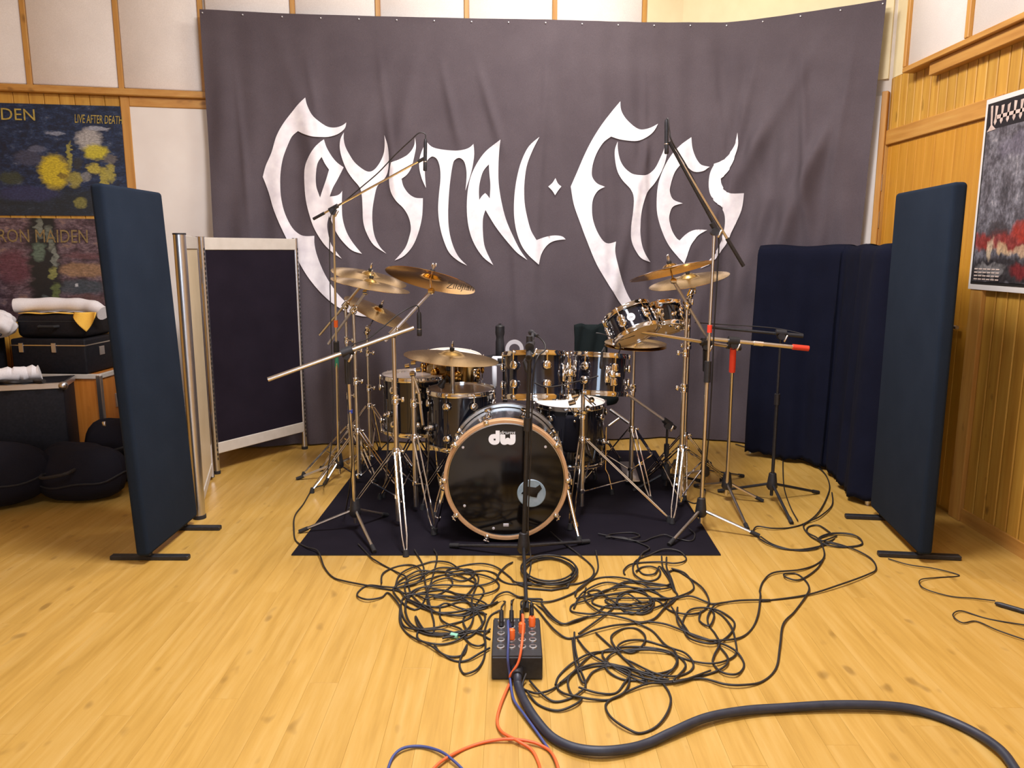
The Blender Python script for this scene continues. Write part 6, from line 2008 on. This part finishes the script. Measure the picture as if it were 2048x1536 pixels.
# orange plywood flight case at the back
oc = Vector((-2.885, 4.98, 0.315))
osz = (0.60, 0.40, 0.63)
rot_o = math.radians(-2)
th, R = case_box('flight_case', 'orange plywood flight case with metal edges under the black cases', oc, osz, rot_o, 'case_orange', 0.006)
hx, hy, hz = (v / 2 for v in osz)
for sx in (-1, 1):
    for sy in (-1, 1):
        MB().box(on_case(oc, R, (sx * hx, sy * hy, 0)), (0.03, 0.03, osz[2] - 0.01), R, 0.003).build('edge_strip', M['alu'], th, smooth=False)
for sy in (-1, 1):
    MB().box(on_case(oc, R, (0, sy * hy, hz - 0.012)), (osz[0], 0.022, 0.03), R, 0.003).build('edge_strip', M['alu_pale'], th, smooth=False)
for sx in (-1, 1):
    MB().box(on_case(oc, R, (sx * hx, 0, hz - 0.012)), (0.022, osz[1], 0.03), R, 0.003).build('edge_strip', M['alu_pale'], th, smooth=False)
MB().box(on_case(oc, R, (0.05, -hy - 0.004, 0.12)), (0.10, 0.008, 0.07), R, 0.002).build('latch', M['alu'], th, smooth=False)
MB().box(on_case(oc, R, (hx + 0.004, 0.0, 0.12)), (0.008, 0.09, 0.09), R, 0.002).build('latch', M['alu'], th, smooth=False)
OTOP = oc.z + hz + 0.004
# long black case on it
lc = Vector((-2.885, 4.96, OTOP + 0.11))
lsz = (0.48, 0.38, 0.22)
rot_l = math.radians(-3)
th, R = case_box('instrument_case', 'long black case with silver latches, middle of the case stack', lc, lsz, rot_l, 'case_black', 0.012)
for x in (-0.17, 0.04):
    MB().box(on_case(lc, R, (x, -lsz[1] / 2 - 0.004, 0.055)), (0.03, 0.008, 0.06), R, 0.002).build('latch', M['alu'], th, smooth=False)
MB().box(on_case(lc, R, (lsz[0] / 2 + 0.003, -0.02, 0.02)), (0.006, 0.055, 0.055), R, 0.002).build('latch', M['alu'], th, smooth=False)
MB().box(on_case(lc, R, (0, 0, 0.07)), (lsz[0] + 0.004, lsz[1] + 0.004, 0.006), R).build('lid_seam', M['chrome_satin'], th, smooth=False)
# smaller case on top
sc_ = Vector((-2.875, 4.95, lc.z + 0.11 + 0.078))
th, R = case_box('instrument_case', 'smaller rounded black case on top of the case stack', sc_, (0.44, 0.32, 0.15), rot_l, 'case_black', 0.035)
MB().box(on_case(sc_, R, (0, 0, 0.03)), (0.443, 0.323, 0.006), R).build('lid_seam', M['rubber'], th, smooth=False)
MB().tube([on_case(sc_, R, (-0.06, -0.16, 0.0)), on_case(sc_, R, (-0.05, -0.19, 0.0)), on_case(sc_, R, (0.05, -0.19, 0.0)), on_case(sc_, R, (0.06, -0.16, 0.0))], 0.009, 8).build('handle', M['rubber'], th)
STOP = sc_.z + 0.075
# rolled white towel and yellow cloth
tw = thing('rolled_towel', 'long white rolled towel lying on top of the case stack', 'towel', (sc_.x, sc_.y - 0.03, STOP))
tp_ = catmull([Vector((sc_.x - 0.25, sc_.y - 0.10, STOP + 0.05)), Vector((sc_.x - 0.08, sc_.y - 0.06, STOP + 0.054)), Vector((sc_.x + 0.10, sc_.y - 0.05, STOP + 0.05)), Vector((sc_.x + 0.22, sc_.y - 0.06, STOP + 0.036)), Vector((sc_.x + 0.30, sc_.y - 0.09, STOP + 0.0))], 6)
MB().tube(tp_, [0.043 + 0.003 * math.sin(k * 1.1) for k in range(len(tp_))], 14).build('roll', M['towel'], tw)
MB().grid(16, 6, lambda u, v: Vector((sc_.x - 0.24 + 0.5 * u, sc_.y + 0.02 - 0.10 * v, STOP + 0.004 + 0.004 * math.sin(u * 20)))).build('loose_edge', M['towel'], tw).modifiers.new('cloth_thickness', 'SOLIDIFY').thickness = 0.004
yc_ = thing('dust_cloth', 'yellow dust cloth peeking out from under the white towel', 'cloth', (sc_.x + 0.2, sc_.y - 0.12, STOP))
MB().grid(14, 10, lambda u, v: Vector((sc_.x + 0.16 + 0.14 * u, sc_.y - 0.165 - 0.014 * math.sin(u * 7) - 0.02 * v, STOP + 0.012 - (0.03 + 0.09 * (1 - abs(2 * u - 1))) * v))).build('hanging_flap', M['yellow_cloth'], yc_).modifiers.new('cloth_thickness', 'SOLIDIFY').thickness = 0.004
MB().grid(10, 6, lambda u, v: Vector((sc_.x - 0.2 + 0.36 * u, sc_.y - 0.15 + 0.05 * v, STOP + 0.006 + 0.003 * math.sin(u * 12)))).build('folded_part', M['yellow_cloth'], yc_).modifiers.new('cloth_thickness', 'SOLIDIFY').thickness = 0.004
# white pillow like bag at far left
wp = AT(-14, 648, 4.74)
wb = thing('white_bundle', 'white fabric bundle with black strap at the far left edge', 'bundle', wp - UP * 0.08)
def lump(u, v):
    a, t = 2 * math.pi * u, math.pi * v
    w = 0.12 * (1 + 0.10 * math.sin(3 * a + 2 * t) * math.sin(t) + 0.07 * math.sin(7 * a + 5 * t) * math.sin(t) + 0.04 * math.sin(13 * a - 4 * t) * math.sin(t))
    return wp + Vector((1.15 * w * math.sin(t) * math.cos(a), 0.8 * w * math.sin(t) * math.sin(a), -0.72 * w * math.cos(t)))


MB().grid(48, 24, lump).build('bundle', M['towel'], wb, angle=180)
MB().tube([wp + Vector((-0.1, -0.095, 0.05)), wp + Vector((0.0, -0.108, 0.0)), wp + Vector((0.10, -0.085, -0.06))], 0.010, 8).build('strap', M['rubber'], wb)
sup = Vector((-2.92, 4.62, 0.0))
hb_h = wp.z - 0.09
th, R = case_box('equipment_rack', 'tall black equipment rack at the left edge holding the white bundle', Vector((wp.x - 0.17, 4.74, hb_h / 2)), (0.30, 0.26, hb_h), 0.0, 'case_black', 0.01)
# black flight case in front with aluminium rim
fc = Vector((AT(20, 830, 4.42).x, 4.50, 0.30))
fR_rot = math.radians(18)
ftop = AT(60, 780, 4.2).z
fc.z = ftop / 2
fsz = (0.56, 0.28, ftop)
th, R = case_box('flight_case', 'black flight case with bright metal rim in front of the stack', fc, fsz, fR_rot, 'case_black', 0.008)
MB().box(on_case(fc, R, (0, -fsz[1] / 2, ftop / 2 - 0.018)), (fsz[0] + 0.01, 0.014, 0.036), R, 0.003).build('rim_strip', M['alu'], th, smooth=False)
MB().box(on_case(fc, R, (fsz[0] / 2, 0, ftop / 2 - 0.018)), (0.014, fsz[1] + 0.01, 0.036), R, 0.003).build('rim_strip', M['alu'], th, smooth=False)
MB().ball(on_case(fc, R, (fsz[0] / 2, -fsz[1] / 2, ftop / 2 - 0.02)), 0.026).build('ball_corner', M['alu'], th)
# things on the front case
wr = thing('paper_roll', 'crumpled white paper roll lying on the rimmed black case', 'paper', on_case(fc, R, (0.08, -0.05, ftop / 2)))
q0, q1 = on_case(fc, R, (-0.10, -0.06, ftop / 2 + 0.045)), on_case(fc, R, (0.14, -0.02, ftop / 2 + 0.048))
pp_ = [q0.lerp(q1, k / 12) + Vector((0, 0, 0.004 * math.sin(k * 2.1))) for k in range(13)]
MB().tube(pp_, [0.030 if k in (0,) else 0.042 + 0.004 * math.sin(k * 3.3) for k in range(13)], 12).build('roll', M['towel'], wr)
MB().ball(q0 - Vector((0.03, 0, 0.01)), 0.03, 10, 8, (1.1, 0.9, 0.8)).build('crumpled_end', M['towel'], wr)
dk = [on_case(fc, R, (-0.26 + 0.035 * k, -0.15 + 0.04 * math.sin(k * 1.3), ftop / 2 + 0.016 + 0.006 * math.sin(k))) for k in range(14)]
o = MB().tube(catmull(dk, 4), 0.013, 8).build('cable_bundle', M['cable'], None, origin=on_case(fc, R, (0, -0.14, ftop / 2)))
tag(o, 'dark cable bundle lying on the rimmed black case', 'cable')
bp = on_case(fc, R, (-0.225, -0.05, ftop / 2))
sbt = thing('spray_bottle', 'pale spray bottle at the left edge on the rimmed case', 'bottle', bp)
MB().lathe([(0, 0.001), (0.032, 0.001), (0.034, 0.01), (0.034, 0.11), (0.016, 0.135), (0.016, 0.15), (0, 0.15)], bp, n=20).build('body', M['badge'], sbt, angle=50)
MB().lathe([(0.018, 0.15), (0.018, 0.18), (0.012, 0.19), (0, 0.19)], bp, n=16).build('cap', M['white_plastic'], sbt, angle=50)


# soft bags on the floor
def soft_bag(label, c, rx_, ry_, h, rot, name='cymbal_bag'):
    th = thing(name, label, 'bag', (c.x, c.y, 0))
    R = Matrix.Rotation(rot, 3, 'Z')
    mb = MB()
    nu, nv = 40, 14

    def P(u, v):
        a = 2 * math.pi * u
        t = v * math.pi
        rr = math.sin(t) ** 0.55 if 0 < v < 1 else 0.0
        z = h / 2 * (1 - math.cos(t))
        w = 1 + 0.04 * math.sin(3 * a + 1) + 0.03 * math.sin(5 * a)
        z += (0.02 * math.sin(2 * a + 3 * v) + 0.012 * math.sin(5 * a + 1)) * math.sin(t) * (v > 0.35)
        return Vector((c.x, c.y, 0)) + R @ Vector((rx_ * rr * w * math.cos(a), ry_ * rr * w * math.sin(a), max(z, 0.001)))
    mb.grid(nu, nv, P)
    mb.build('body', M['bag'], th, angle=180)
    zp = [P(k / 40, 0.46) + (P(k / 40, 0.46) - Vector((c.x, c.y, h * 0.46))).normalized() * 0.004 for k in range(40)]
    MB().tube(zp, 0.005, 6, True).build('zip', M['rubber'], th)
    hp_ = [P(0.70, 0.62), P(0.72, 0.55) + Vector((0, -0.05, 0.03)), P(0.80, 0.55) + Vector((0, -0.05, 0.03)), P(0.82, 0.62)]
    MB().tube(catmull(hp_, 5), 0.009, 8).build('handle', M['rubber'], th)
    return th


c1_ = G(50, 965)
soft_bag('big round black cymbal bag lying nearest on the floor', Vector((c1_.x - 0.05, 4.07, 0)), 0.45, 0.20, 0.37, 0.1)
c2_ = G(205, 975)
soft_bag('black soft bag squeezed between the round bag and the gobo', Vector((c2_.x - 0.02, 4.25, 0)), 0.27, 0.18, 0.31, -0.2)
c3_ = AT(195, 868, 4.50)
th = soft_bag('lumpy black rucksack before the orange flight case', Vector((c3_.x + 0.10, 4.60, 0)), 0.24, 0.13, c3_.z + 0.07, 0.1, 'rucksack')
MB().box(AT(208, 848, 4.30), (0.02, 0.012, 0.028), None, 0.003).build('buckle', M['alu'], th, angle=50)
# brown upright thing behind the stack
bw_ = AT(-42, 575, 4.97)
o = thing('amp_cabinet', 'brown wooden cabinet top peeking over at the far left edge', 'cabinet', (bw_.x - 0.12, 4.97, 0))
MB().box((bw_.x - 0.13, 4.97, (bw_.z + 0.1) / 2), (0.34, 0.16, bw_.z + 0.1), None, 0.006).build('body', M['case_orange'], o, smooth=False)
MB().box((bw_.x - 0.13, 4.887, bw_.z / 2), (0.28, 0.006, bw_.z - 0.1), None, 0.002).build('grille', M['dark_felt'], o, smooth=False)

# ---------------------------------------------------------------- clean up helper properties
for o in COL.objects:
    if '_w' in o:
        del o['_w']
